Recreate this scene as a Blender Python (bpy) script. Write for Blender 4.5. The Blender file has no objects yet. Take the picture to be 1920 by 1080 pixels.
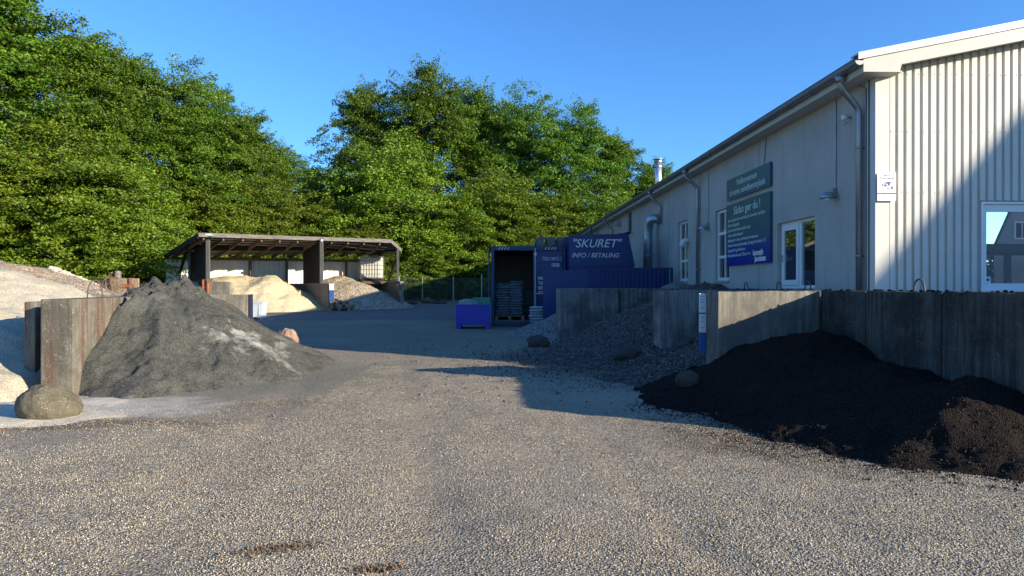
import bpy, math, random
import numpy as np
from mathutils import Vector, Matrix
from math import radians as R, sin, cos, pi, atan2, sqrt

# ------------------------------------------------------------------ camera, sky, sun, exposure
C = bpy.context.scene.collection
scene = bpy.context.scene
EYE = 1.45
YAW = math.atan(36/1280); PIT = math.atan(3/1280)
cam = bpy.data.cameras.new('camera'); cam.lens = 24; cam.sensor_width = 36; cam.clip_end = 2000
camo = bpy.data.objects.new('camera', cam); C.objects.link(camo)
camo.location = (0, 0, EYE); camo.rotation_euler = (pi/2-PIT, 0, -YAW)
scene.camera = camo
SUN = Vector((.87, -.5, .275)).normalized()          # direction towards the sun
EL = math.asin(SUN.z)
w = bpy.data.worlds.new('World'); scene.world = w; w.use_nodes = True
wn = w.node_tree; wn.nodes.clear()
sky = wn.nodes.new('ShaderNodeTexSky'); sky.sky_type = 'NISHITA'; sky.sun_disc = False
sky.sun_elevation = EL; sky.sun_rotation = atan2(SUN.x, SUN.y)
sky.air_density = 1.0; sky.dust_density = 0.25; sky.ozone_density = 3.0; sky.altitude = 0
hs = wn.nodes.new('ShaderNodeVectorMath'); hs.operation = 'MULTIPLY'; hs.inputs[1].default_value = (.52, .92, 1.36)
bg = wn.nodes.new('ShaderNodeBackground'); bg.inputs['Strength'].default_value = 0.10
wo = wn.nodes.new('ShaderNodeOutputWorld')
wn.links.new(sky.outputs[0], hs.inputs[0]); wn.links.new(hs.outputs[0], bg.inputs[0]); wn.links.new(bg.outputs[0], wo.inputs[0])
sl = bpy.data.lights.new('sun', 'SUN'); sl.energy = 5.0; sl.angle = R(.5); sl.color = (1, .85, .64)
slo = bpy.data.objects.new('sun', sl); C.objects.link(slo)
slo.rotation_euler = SUN.to_track_quat('Z', 'Y').to_euler(); slo.location = (20, -12, 20)
scene.view_settings.view_transform = 'Standard'; scene.view_settings.look = 'None'
scene.view_settings.exposure = 1.08; scene.view_settings.gamma = 1
scene.cycles.max_bounces = 6; scene.cycles.transparent_max_bounces = 8

# ------------------------------------------------------------------ helpers
random.seed(7); rng = np.random.default_rng(7)
_f = Vector((sin(YAW)*cos(PIT), cos(YAW)*cos(PIT), -sin(PIT))); _r = Vector((cos(YAW), -sin(YAW), 0)); _u = _r.cross(_f)
def ray(px, py): return _f*1280 + _r*(px-960) + _u*(540-py)
def at(px, py, Y):
    d = ray(px, py); k = Y/d.y
    return Vector((d.x*k, Y, EYE+d.z*k))
def atX(px, py, X):
    d = ray(px, py); k = X/d.x
    return Vector((X, d.y*k, EYE+d.z*k))
def gz(y): return np.clip((np.asarray(y, float)-12)*.0139, 0, .53)
def gzf(y): return float(gz(y))
def G(px, py):
    Y = 5.0
    d = ray(px, py)
    for _ in range(60):
        k = (gzf(Y)-EYE)/d.z; Y = .5*Y+.5*min(d.y*k, 90)
    return Vector((d.x*Y/d.y, Y, gzf(Y)))

def tag(o, label=None, cat=None, group=None, kind=None):
    if label: o['label'] = label
    if cat: o['category'] = cat
    if group: o['group'] = group
    if kind: o['kind'] = kind
    return o
def empty(name, loc, label=None, cat=None, group=None):
    o = bpy.data.objects.new(name, None); C.objects.link(o); o.location = loc; o.empty_display_size = .2
    return tag(o, label, cat, group)
def wloc(o):
    v = Vector((0, 0, 0))
    while o: v = v+Vector(o.location); o = o.parent
    return v
def copy_tree(o, parent=None):
    c = o.copy(); C.objects.link(c); c.parent = parent
    for ch in list(o.children): copy_tree(ch, c)
    return c
def link_mesh(me, name, mats, parent=None, origin=None, smooth=False):
    off = wloc(parent) if parent else Vector((0, 0, 0))
    org = Vector(origin) if origin is not None else off
    me.transform(Matrix.Translation(-org))
    for m in (mats if isinstance(mats, (list, tuple)) else [mats]): me.materials.append(m)
    o = bpy.data.objects.new(name, me); C.objects.link(o)
    if parent: o.parent = parent
    o.location = org-off
    if smooth: me.shade_smooth()
    return o
class MB:
    def __init__(s): s.v = []; s.f = []; s.m = []; s.mi = 0
    def face(s, pts):
        n = len(s.v); s.v += [tuple(p) for p in pts]; s.f.append(tuple(range(n, n+len(pts)))); s.m.append(s.mi)
    def hexa(s, p):      # 8 points: bottom ring 0-3 (ccw from above), top ring 4-7
        n = len(s.v); s.v += [tuple(q) for q in p]
        for f in ((3,2,1,0),(4,5,6,7),(0,1,5,4),(1,2,6,5),(2,3,7,6),(3,0,4,7)): s.f.append(tuple(n+i for i in f)); s.m.append(s.mi)
        return s
    def box(s, x0, y0, z0, x1, y1, z1):
        x0, x1 = sorted((x0, x1)); y0, y1 = sorted((y0, y1)); z0, z1 = sorted((z0, z1))
        return s.hexa([(x0,y0,z0),(x1,y0,z0),(x1,y1,z0),(x0,y1,z0),(x0,y0,z1),(x1,y0,z1),(x1,y1,z1),(x0,y1,z1)])
    def obox(s, c, size, rz=0, rx=0, ry=0):   # oriented box round its centre
        M = Matrix.Rotation(rz, 3, 'Z') @ Matrix.Rotation(ry, 3, 'Y') @ Matrix.Rotation(rx, 3, 'X')
        a, b, d = size[0]/2, size[1]/2, size[2]/2
        return s.hexa([Vector(c)+M@Vector(q) for q in ((-a,-b,-d),(a,-b,-d),(a,b,-d),(-a,b,-d),(-a,-b,d),(a,-b,d),(a,b,d),(-a,b,d))])
    def beam(s, a, b, wd, h, up=(0,0,1)):    # box between two points
        a = Vector(a); b = Vector(b); t = (b-a).normalized(); upv = Vector(up)
        side = t.cross(upv)
        if side.length < 1e-4: side = t.cross(Vector((0,1,0)))
        side.normalize(); u2 = side.cross(t).normalized()
        s_ = side*wd/2; u_ = u2*h/2
        return s.hexa([a-s_-u_, a+s_-u_, b+s_-u_, b-s_-u_, a-s_+u_, a+s_+u_, b+s_+u_, b-s_+u_])
    def prism(s, poly, vec):                 # planar polygon swept along vec
        n = len(s.v); k = len(poly); vec = Vector(vec)
        s.v += [tuple(p) for p in poly]+[tuple(Vector(p)+vec) for p in poly]
        s.f.append(tuple(n+i for i in range(k))[::-1]); s.f.append(tuple(n+k+i for i in range(k))); s.m += [s.mi]*2
        for i in range(k):
            j = (i+1) % k; s.f.append((n+i, n+j, n+k+j, n+k+i)); s.m.append(s.mi)
        return s
    def tube(s, path, r, n=10, cap=True):
        path = [Vector(p) for p in path]; rings = []
        rr = r if isinstance(r, (list, tuple)) else [r]*len(path)
        prev = None
        for i, p in enumerate(path):
            t = (path[min(i+1, len(path)-1)]-path[max(i-1, 0)]).normalized()
            a = prev if prev is not None else (Vector((0,0,1)) if abs(t.z) < .9 else Vector((1,0,0)))
            e1 = (a-t*a.dot(t))
            if e1.length < 1e-5: e1 = t.orthogonal()
            e1.normalize(); prev = e1; e2 = t.cross(e1)
            b = len(s.v)
            s.v += [tuple(p+(e1*cos(2*pi*k/n)+e2*sin(2*pi*k/n))*rr[i]) for k in range(n)]; rings.append(b)
        for a, b in zip(rings, rings[1:]):
            for k in range(n): s.f.append((a+k, a+(k+1) % n, b+(k+1) % n, b+k)); s.m.append(s.mi)
        if cap:
            s.f.append(tuple(rings[0]+k for k in range(n))[::-1]); s.f.append(tuple(rings[-1]+k for k in range(n))); s.m += [s.mi]*2
        return s
    def build(s, name, mats, parent=None, origin=None, smooth=False, bevel=0):
        me = bpy.data.meshes.new(name); me.from_pydata(s.v, [], s.f); me.polygons.foreach_set('material_index', s.m)
        me.update()
        o = link_mesh(me, name, mats, parent, origin, smooth)
        if bevel:
            b = o.modifiers.new('bevel', 'BEVEL'); b.width = bevel; b.segments = 2; b.limit_method = 'ANGLE'
        return o
def bend(pts, r=.06, n=4):    # rounds the corners of a path
    pts = [Vector(p) for p in pts]; out = [pts[0]]
    for a, b, c in zip(pts, pts[1:], pts[2:]):
        p = b+(a-b).normalized()*r; q = b+(c-b).normalized()*r
        for i in range(n+1):
            t = i/n; out.append(p*(1-t)**2+b*2*t*(1-t)+q*t*t)
    return out+[pts[-1]]

# ---- numpy noise
def _hash(ix, iy, s):
    h = (ix.astype(np.int64)*374761393+iy.astype(np.int64)*668265263+s*1442695041) & 0xffffffff
    h = ((h ^ (h >> 13))*1274126177) & 0xffffffff
    return ((h ^ (h >> 16)) & 0xffff)/65535.0
def vnoise(x, y, s=0):
    ix = np.floor(x); iy = np.floor(y); fx = x-ix; fy = y-iy
    fx = fx*fx*(3-2*fx); fy = fy*fy*(3-2*fy)
    a = _hash(ix, iy, s); b = _hash(ix+1, iy, s); c = _hash(ix, iy+1, s); d = _hash(ix+1, iy+1, s)
    return (a*(1-fx)+b*fx)*(1-fy)+(c*(1-fx)+d*fx)*fy-.5
def fbm(x, y, f=1., o=5, s=0, g=.5):
    t = 0; a = 1.
    for i in range(o): t = t+a*vnoise(x*f+17.3*i, y*f-9.1*i, s+i); a *= g; f *= 2.03
    return t

# ------------------------------------------------------------------ materials
def mat(name):
    m = bpy.data.materials.new(name); m.use_nodes = True; nt = m.node_tree
    b = nt.nodes['Principled BSDF']; return m, nt, b
def N(nt, t, **k):
    n = nt.nodes.new(t)
    for a, v in k.items():
        if a.startswith('i_'): n.inputs[a[2:].replace('_', ' ')].default_value = v
        else: setattr(n, a, v)
    return n
def pos(nt, scale=(1,1,1)):
    g = N(nt, 'ShaderNodeNewGeometry'); mp = N(nt, 'ShaderNodeMapping'); mp.inputs['Scale'].default_value = scale
    nt.links.new(g.outputs['Position'], mp.inputs['Vector']); return mp.outputs[0]
def ramp(nt, src, stops):
    r = N(nt, 'ShaderNodeValToRGB'); e = r.color_ramp.elements
    while len(e) < len(stops): e.new(.5)
    for q, (p, c) in zip(e, stops):
        q.position = p; q.color = (c, c, c, 1) if isinstance(c, (int, float)) else (*c, 1)
    nt.links.new(src, r.inputs[0]); return r.outputs[0]
def mix(nt, fac, a, b, blend='MIX'):
    m = N(nt, 'ShaderNodeMix', data_type='RGBA', blend_type=blend)
    for i, v in ((0, fac), (6, a), (7, b)):
        if hasattr(v, 'node'): nt.links.new(v, m.inputs[i])
        elif i == 0: m.inputs[0].default_value = v
        else: m.inputs[i].default_value = (*v, 1)
    return m.outputs[2]
def noise(nt, vec, scale, detail=4, rough=.6):
    n = N(nt, 'ShaderNodeTexNoise'); n.inputs['Scale'].default_value = scale; n.inputs['Detail'].default_value = detail
    n.inputs['Roughness'].default_value = rough; nt.links.new(vec, n.inputs['Vector']); return n.outputs['Fac']
def bump(nt, b, h, dist, strength=1., prev=None):
    n = N(nt, 'ShaderNodeBump'); n.inputs['Distance'].default_value = dist; n.inputs['Strength'].default_value = strength
    nt.links.new(h, n.inputs['Height'])
    if prev: nt.links.new(prev, n.inputs['Normal'])
    nt.links.new(n.outputs[0], b.inputs['Normal']); return n.outputs[0]
def plain(name, col, rough=.6, metal=0, var=.12, nscale=6, bmp=0, spec=.5):
    m, nt, b = mat(name); p = pos(nt)
    c = mix(nt, ramp(nt, noise(nt, p, nscale), [(.3, 0.), (.7, 1.)]), tuple(x*(1-var) for x in col), tuple(min(1, x*(1+var)) for x in col))
    nt.links.new(c, b.inputs['Base Color']); b.inputs['Roughness'].default_value = rough; b.inputs['Metallic'].default_value = metal
    b.inputs['Specular IOR Level'].default_value = spec
    if bmp: bump(nt, b, noise(nt, p, 60, 6), bmp)
    return m
def granular(name, cols, scale, big=.5, bmp=.01, fine=None, spec=.2, tints=None, edgev=.45):
    """loose grains: one voronoi cell per stone, coloured and bumped; large patches of slightly different tint"""
    m, nt, b = mat(name); p = pos(nt)
    wob = N(nt, 'ShaderNodeTexVoronoi'); wob.inputs['Scale'].default_value = scale; nt.links.new(p, wob.inputs['Vector'])
    v = wob
    sep = N(nt, 'ShaderNodeSeparateColor'); nt.links.new(v.outputs['Color'], sep.inputs[0])
    k = len(cols)
    c = ramp(nt, sep.outputs[0], [(i/(k-1)*.8+.1, cc) for i, cc in enumerate(cols)])
    v2 = N(nt, 'ShaderNodeTexVoronoi'); v2.inputs['Scale'].default_value = scale*2.6; nt.links.new(p, v2.inputs['Vector'])
    edge = ramp(nt, v.outputs['Distance'], [(.3, 1.), (.8, edgev)])
    c = mix(nt, 1., c, edge, 'MULTIPLY')
    if tints:
        for (sc, a, tt, amt) in tints:
            f = ramp(nt, noise(nt, p, sc, 5), [(tt[0], 0.), (tt[1], amt)])
            c = mix(nt, f, c, a)
    nt.links.new(c, b.inputs['Base Color']); b.inputs['Roughness'].default_value = .9
    b.inputs['Specular IOR Level'].default_value = spec
    inv = N(nt, 'ShaderNodeMath', operation='SUBTRACT'); inv.inputs[0].default_value = 1; nt.links.new(v.outputs['Distance'], inv.inputs[1])
    h = N(nt, 'ShaderNodeMath', operation='MULTIPLY_ADD'); nt.links.new(sep.outputs[1], h.inputs[0]); h.inputs[1].default_value = .6; nt.links.new(inv.outputs[0], h.inputs[2])
    n1 = bump(nt, b, noise(nt, p, 3., 6), big*.1, .7)
    bump(nt, b, h.outputs[0], bmp, 1., n1)
    return m
def mask(nt, p, cx, cy, rx, ry, nz=.5, nsc=1.5, lo=.35, hi=.75, amt=1., nd=5):
    mp = N(nt, 'ShaderNodeMapping', vector_type='POINT'); mp.inputs['Location'].default_value = (-cx/rx, -cy/ry, 0); mp.inputs['Scale'].default_value = (1/rx, 1/ry, 0); nt.links.new(p, mp.inputs[0])
    ln = N(nt, 'ShaderNodeVectorMath', operation='LENGTH'); nt.links.new(mp.outputs[0], ln.inputs[0])
    ma = N(nt, 'ShaderNodeMath', operation='MULTIPLY_ADD'); nt.links.new(noise(nt, p, nsc, nd, .65), ma.inputs[0]); ma.inputs[1].default_value = -2*nz; nt.links.new(ln.outputs['Value'], ma.inputs[2])
    ad = N(nt, 'ShaderNodeMath', operation='ADD'); nt.links.new(ma.outputs[0], ad.inputs[0]); ad.inputs[1].default_value = nz
    return ramp(nt, ad.outputs[0], [(lo, amt), (hi, 0.)])
def overlay(m, f_args, cols, scale, **k):
    nt = m.node_tree; b = nt.nodes['Principled BSDF']; p = pos(nt)
    old = b.inputs['Base Color'].links[0].from_socket
    v = N(nt, 'ShaderNodeTexVoronoi'); v.inputs['Scale'].default_value = scale; nt.links.new(p, v.inputs['Vector'])
    sp = N(nt, 'ShaderNodeSeparateColor'); nt.links.new(v.outputs['Color'], sp.inputs[0])
    c = mix(nt, sp.outputs[0], *cols)
    nt.links.new(mix(nt, mask(nt, p, *f_args, **k), old, c), b.inputs['Base Color'])
def concrete(name, base, dark, stain=.6, lichen=.3, rust=None, seed=0):
    m, nt, b = mat(name)
    p = pos(nt); ps = pos(nt, (5, 5, .35)); off = N(nt, 'ShaderNodeMapping'); off.inputs['Location'].default_value = (seed*3.1, seed*1.7, seed); nt.links.new(p, off.inputs[0]); p = off.outputs[0]
    c = mix(nt, ramp(nt, noise(nt, p, 2.2, 8, .7), [(.32, 0.), (.68, 1.)]), base, tuple(x*.72 for x in base))
    streak = ramp(nt, noise(nt, ps, 2.6, 8, .75), [(.44, 0.), (.60, stain)])
    c = mix(nt, streak, c, dark)
    blotch = ramp(nt, noise(nt, p, 1.3, 7, .65), [(.47, 0.), (.60, stain)])
    c = mix(nt, blotch, c, dark)
    if rust:
        c = mix(nt, ramp(nt, noise(nt, ps, 1.3, 5, .6), [(.5, 0.), (.6, .75)]), c, rust)
    sp = N(nt, 'ShaderNodeTexVoronoi'); sp.inputs['Scale'].default_value = 48; nt.links.new(p, sp.inputs[0])
    spots = ramp(nt, sp.outputs['Distance'], [(.16, 1.), (.30, 0.)])
    patch = ramp(nt, noise(nt, p, 7, 5), [(.48, 0.), (.6, lichen)])
    lf = mix(nt, 1., spots, patch, 'MULTIPLY')
    c = mix(nt, lf, c, (.62, .60, .52))
    pits = N(nt, 'ShaderNodeTexVoronoi'); pits.inputs['Scale'].default_value = 45; nt.links.new(p, pits.inputs[0])
    pf = ramp(nt, pits.outputs['Distance'], [(.07, .8), (.12, 0.)])
    c = mix(nt, pf, c, tuple(x*.5 for x in dark))
    nt.links.new(c, b.inputs['Base Color']); b.inputs['Roughness'].default_value = .92; b.inputs['Specular IOR Level'].default_value = .2
    bump(nt, b, noise(nt, p, 14, 8, .75), .012)
    return m
def wood(name, col, col2, axis=(12, 12, .8), rough=.85):
    m, nt, b = mat(name); p = pos(nt, axis)
    f = noise(nt, p, 2.5, 6, .7)
    nt.links.new(mix(nt, ramp(nt, f, [(.35, 0.), (.65, 1.)]), col, col2), b.inputs['Base Color'])
    b.inputs['Roughness'].default_value = rough; b.inputs['Specular IOR Level'].default_value = .2; bump(nt, b, f, .004); return m
def glass(name, tint=(.02, .025, .03)):
    m, nt, b = mat(name); b.inputs['Base Color'].default_value = (*tint, 1); b.inputs['Roughness'].default_value = .015
    b.inputs['Specular IOR Level'].default_value = .5; b.inputs['IOR'].default_value = 3.3
    p = pos(nt); bump(nt, b, noise(nt, p, 1.2, 1), .004, .35); return m

M_ground = granular('gravel ground', [(.20,.17,.12),(.34,.297,.217),(.46,.405,.30),(.57,.51,.39),(.28,.242,.175)], 62, .35, .010,
    tints=[(.35, (.24,.20,.15), (.42,.62), .55), (1.7, (.33,.285,.19), (.54,.68), .45), (.16, (.40,.36,.28), (.5,.62), .45)], edgev=.42)
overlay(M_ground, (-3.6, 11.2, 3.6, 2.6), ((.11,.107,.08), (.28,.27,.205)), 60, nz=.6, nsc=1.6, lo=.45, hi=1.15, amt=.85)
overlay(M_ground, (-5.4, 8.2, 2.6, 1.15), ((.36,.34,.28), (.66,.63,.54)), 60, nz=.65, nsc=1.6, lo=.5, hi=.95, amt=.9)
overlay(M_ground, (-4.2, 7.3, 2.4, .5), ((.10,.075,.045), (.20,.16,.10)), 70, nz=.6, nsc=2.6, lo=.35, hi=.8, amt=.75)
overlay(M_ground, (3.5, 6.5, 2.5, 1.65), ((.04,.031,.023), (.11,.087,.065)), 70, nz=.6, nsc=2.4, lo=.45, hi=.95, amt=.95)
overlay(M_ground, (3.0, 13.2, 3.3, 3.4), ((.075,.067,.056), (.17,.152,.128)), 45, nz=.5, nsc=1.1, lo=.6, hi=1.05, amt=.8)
M_asphalt = granular('grey asphalt', [(.17,.168,.165),(.215,.212,.205),(.27,.265,.255)], 70, .15, .003,
    tints=[(.4, (.20,.175,.15), (.5,.7), .4)])
M_apron = granular('dusty brown apron', [(.16,.13,.10),(.22,.18,.14),(.28,.24,.19)], 60, .2, .004, tints=[(.8,(.36,.31,.23),(.5,.7),.5)])
M_grey = granular('grey stone dust', [(.065,.069,.059),(.10,.104,.09),(.145,.149,.131)], 85, 1.2, .008,
    tints=[(1.2, (.17,.174,.155), (.5,.72), .5), (5, (.06,.063,.055), (.55,.75), .5)])
overlay(M_grey, (-3.95, 11.3, 1.15, 1.1), ((.50,.49,.45), (.62,.61,.56)), 60, nz=1.3, nsc=2.6, lo=.05, hi=.55, amt=.55, nd=7)
overlay(M_grey, (-4.9, 8.6, 2.0, .5), ((.30,.297,.27), (.40,.39,.355)), 60, nz=.8, nsc=3.2, lo=.2, hi=.9, amt=.5, nd=7)
M_white = granular('white sand', [(.56,.50,.38),(.64,.58,.46),(.70,.64,.52)], 95, .3, .003, edgev=.8, tints=[(3,(.30,.27,.22),(.55,.75),.5)])
M_sand = granular('yellow sand', [(.60,.52,.32),(.69,.61,.40),(.76,.68,.47)], 40, .6, .012, tints=[(1.5,(.48,.41,.28),(.55,.75),.4)])
M_palesand = granular('pale sand', [(.52,.47,.35),(.60,.55,.42),(.66,.61,.48)], 70, .5, .006, tints=[(1.2,(.46,.41,.31),(.5,.7),.4)])
M_tan = granular('tan gravel', [(.25,.19,.13),(.37,.30,.22),(.46,.39,.29),(.56,.49,.39)], 22, .6, .018, tints=[(.8,(.36,.26,.16),(.52,.7),.55)])
M_shedgravel = granular('pale brown gravel', [(.27,.22,.155),(.42,.36,.265),(.52,.455,.35),(.62,.56,.45)], 16, .4, .03)
M_darkgravel = granular('brown grey gravel', [(.055,.045,.042),(.105,.088,.08),(.155,.13,.118),(.22,.19,.172)], 30, .4, .026,
    tints=[(.7,(.10,.085,.075),(.5,.7),.4)])
M_bluegravel = granular('grey crushed stone', [(.13,.125,.12),(.24,.23,.215),(.36,.34,.32),(.48,.46,.43)], 34, .4, .024)
M_soil = granular('black topsoil', [(.011,.0088,.0072),(.018,.0142,.0115),(.028,.022,.0175)], 75, .9, .012,
    tints=[(.9,(.030,.023,.018),(.55,.75),.35)], spec=.1)
M_soilbrown = granular('dry brown soil', [(.024,.018,.0135),(.042,.032,.024),(.07,.053,.041)], 60, .9, .014, tints=[(2,(.03,.023,.018),(.45,.65),.7)])
M_conc_old = concrete('weathered concrete', (.22,.205,.165), (.075,.070,.056), .65, .75, rust=(.125,.062,.045), seed=1)
M_conc_left = concrete('mossy concrete', (.27,.25,.205), (.10,.092,.072), .6, .4, seed=2)
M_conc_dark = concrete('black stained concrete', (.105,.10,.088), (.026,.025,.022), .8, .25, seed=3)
M_conc_pale = concrete('pale concrete', (.24,.225,.19), (.10,.096,.084), .9, .15, seed=4)
M_conc_mid = concrete('grey concrete', (.29,.28,.255), (.075,.074,.068), .75, .15, seed=5)
M_conc_shed = concrete('brown grey concrete', (.25,.225,.185), (.13,.115,.095), .5, .1, seed=6)
M_rock = concrete('granite boulder', (.155,.14,.098), (.075,.068,.048), .6, .45, seed=7)
M_rock2 = concrete('pink boulder', (.36,.24,.18), (.2,.14,.11), .4, .2, seed=8)
M_rock3 = concrete('dark boulder', (.085,.078,.07), (.04,.04,.038), .4, .1, seed=9)
M_rockb = concrete('brown boulder', (.085,.07,.058), (.045,.038,.034), .4, .1, seed=12)
M_wallpaint = None

def painted_wall():
    m, nt, b = mat('weathered white render'); p = pos(nt); ps = pos(nt, (3, 3, .25))
    c = mix(nt, ramp(nt, noise(nt, p, .9, 6), [(.35, 0.), (.7, 1.)]), (.45,.43,.39), (.36,.345,.315))
    c = mix(nt, ramp(nt, noise(nt, ps, 2.2, 6, .7), [(.5, 0.), (.75, .5)]), c, (.25,.24,.22))
    c = mix(nt, ramp(nt, noise(nt, p, 14, 5, .7), [(.62, 0.), (.72, .35)]), c, (.14,.14,.125))
    nt.links.new(c, b.inputs['Base Color']); b.inputs['Roughness'].default_value = .85; b.inputs['Specular IOR Level'].default_value = .25
    bump(nt, b, noise(nt, p, 25, 6), .004); return m
M_wallpaint = painted_wall()
M_clad = plain('cream steel cladding', (.55,.55,.505), .45, 0, .05, 1.5, spec=.4)
_nt = M_clad.node_tree; _b = _nt.nodes['Principled BSDF']; _o = _b.inputs['Base Color'].links[0].from_socket
_nt.links.new(mix(_nt, ramp(_nt, noise(_nt, pos(_nt, (9, 9, .5)), 2., 6, .7), [(.52, 0.), (.72, .4)]), _o, (.40,.40,.34)), _b.inputs['Base Color'])
M_trimwhite = plain('white painted timber', (.47,.465,.415), .55, 0, .07, 3, .002)
M_cap = plain('zinc verge cap', (.42,.45,.50), .45, .3, .06, 4)
M_white_frame = plain('white window frame', (.72,.73,.74), .35, 0, .04, 3)
M_joint = plain('dark joint', (.09,.09,.09), .8)
M_roof = plain('dark fibre cement roof', (.10,.10,.105), .8, 0, .2, 2)
M_zinc = plain('dull zinc gutter', (.30,.32,.34), .42, .75, .15, 5)
M_galv = plain('galvanised duct', (.36,.42,.46), .4, .7, .2, 6)
M_steel = plain('bright steel flue', (.72,.72,.70), .3, .85, .06, 6)
M_glass = glass('dark window glass'); M_glass.node_tree.nodes['Principled BSDF'].inputs['Metallic'].default_value = .05; M_glass.node_tree.nodes['Principled BSDF'].inputs['Base Color'].default_value = (.03, .035, .035, 1)
M_blue = plain('blue paint', (.001,.018,.125), .4, 0, .15, 3, .001)
def rusted(m, amt=.62):
    nt = m.node_tree; b = nt.nodes['Principled BSDF']; old = b.inputs['Base Color'].links[0].from_socket; p = pos(nt, (1, 1, .5))
    f = ramp(nt, noise(nt, p, 5, 8, .75), [(amt, 0.), (amt+.05, .85)]); c = mix(nt, f, old, (.10, .045, .025))
    sc = ramp(nt, noise(nt, pos(nt, (1, 1, 7)), 6, 4, .6), [(.66, 0.), (.70, .35)]); nt.links.new(mix(nt, sc, c, (.10, .13, .22)), b.inputs['Base Color'])
rusted(M_blue)
M_blue2 = plain('faded blue paint', (.008,.032,.10), .5, 0, .25, 3, .001)
M_boxblue = plain('cobalt plastic', (.004,.014,.34), .38, 0, .05, 5)
M_inside = plain('grey container lining', (.36,.40,.42), .7, 0, .2, 2)
M_rod = plain('galvanised rods', (.42,.44,.46), .4, .6, .1, 8)
M_letter = plain('off white lettering', (.72,.70,.62), .6, 0, .03, 9)
M_letter2 = plain('pale green white lettering', (.62,.68,.60), .6, 0, .03, 9)
M_yellow = plain('yellow marking', (.55,.50,.25), .6)
M_signteal = None
def sign_mat(name, top, bot, z0, z1):
    m, nt, b = mat(name); p = pos(nt); s = N(nt, 'ShaderNodeSeparateXYZ'); nt.links.new(p, s.inputs[0])
    mr = N(nt, 'ShaderNodeMapRange'); mr.inputs[1].default_value = z0; mr.inputs[2].default_value = z1; nt.links.new(s.outputs[2], mr.inputs[0])
    nz = noise(nt, pos(nt, (1, .6, 2.2)), 1.3, 3)
    ad = N(nt, 'ShaderNodeMath', operation='MULTIPLY_ADD'); nt.links.new(nz, ad.inputs[0]); ad.inputs[1].default_value = .8; nt.links.new(mr.outputs[0], ad.inputs[2])
    c = ramp(nt, ad.outputs[0], [(.45, bot), (1., top)])
    nt.links.new(c, b.inputs['Base Color']); b.inputs['Roughness'].default_value = .22; return m
M_sign1 = sign_mat('teal printed board', (.007,.105,.165), (.005,.06,.16), 3.4, 4.0)
M_sign2 = sign_mat('teal to blue printed board', (.007,.10,.155), (.003,.016,.26), 1.9, 3.3)
M_paper = plain('white sheet', (.74,.74,.72), .6, 0, .03, 8)
M_navy = plain('navy print', (.02,.07,.22), .5)
M_greyprint = plain('grey print', (.40,.42,.45), .6)
M_navyboard = plain('dark navy board', (.012,.022,.05), .6)
M_bluesign = plain('mid blue board', (.03,.10,.32), .5)
M_black = plain('matt black', (.012,.012,.013), .7)
M_blackwood = wood('black stained boards', (.016,.015,.014), (.035,.031,.028))
M_greywood = wood('weathered grey timber', (.06,.058,.052), (.24,.225,.20), (1.2, 1.2, 14))
M_postwood = wood('grey timber post', (.06,.06,.06), (.12,.118,.112))
M_brown = wood('brown timber', (.12,.08,.052), (.20,.135,.085), (1.5, 1.5, 9))
M_batten = wood('pale battens', (.50,.44,.38), (.66,.60,.52), (1, 1, 9))
M_rust = plain('rusty steel', (.26,.095,.045), .85, .1, .35, 9, .003)
M_shedclad = plain('pale grey sheet', (.66,.64,.56), .55, 0, .08, 2)
M_deck = plain('grey roof sheet underside', (.035,.033,.03), .8, 0, .2, 3)
M_pallet = wood('pallet timber', (.22,.16,.10), (.33,.26,.18), (3, 3, 3))
M_bag = plain('dark plastic bag', (.17,.18,.20), .35, 0, .5, 14, .004)
M_bagw = plain('white plastic bag', (.42,.45,.48), .35, 0, .2, 14, .004)
M_tank = plain('milky plastic tank', (.62,.60,.52), .4, 0, .1, 3)
M_rackpanel = plain('dark grey panel', (.07,.085,.09), .35)
M_cage = plain('galvanised cage', (.40,.41,.42), .4, .6)
M_palebin = plain('pale blue grey plastic', (.46,.52,.56), .5, 0, .08, 4)
M_green = plain('green plastic', (.03,.22,.15), .5, 0, .15, 6)
M_film = plain('grey plastic film', (.20,.24,.23), .3, 0, .3, 9, .01)
M_bark = wood('grey beech bark', (.10,.095,.08), (.19,.18,.155), (4, 4, 1.5))
M_house = plain('grey render house', (.30,.33,.34), .8, 0, .08, 2)
M_tile = plain('dark roof tiles', (.05,.05,.055), .7, 0, .2, 4)
M_brick = plain('red brick house', (.28,.13,.09), .85, 0, .2, 4)
M_loop = plain('rusty wire loop', (.13,.085,.06), .7, .3, .2, 20)
M_wire = plain('fence wire', (.20,.22,.20), .6, .3)
M_fpost = plain('galvanised post', (.45,.46,.45), .5, .3)
M_glassm, _nt, _b = mat('mirroring window glass'); _b.inputs['Base Color'].default_value = (.88, .95, .88, 1); _b.inputs['Metallic'].default_value = .85; _b.inputs['Roughness'].default_value = .01
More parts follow.
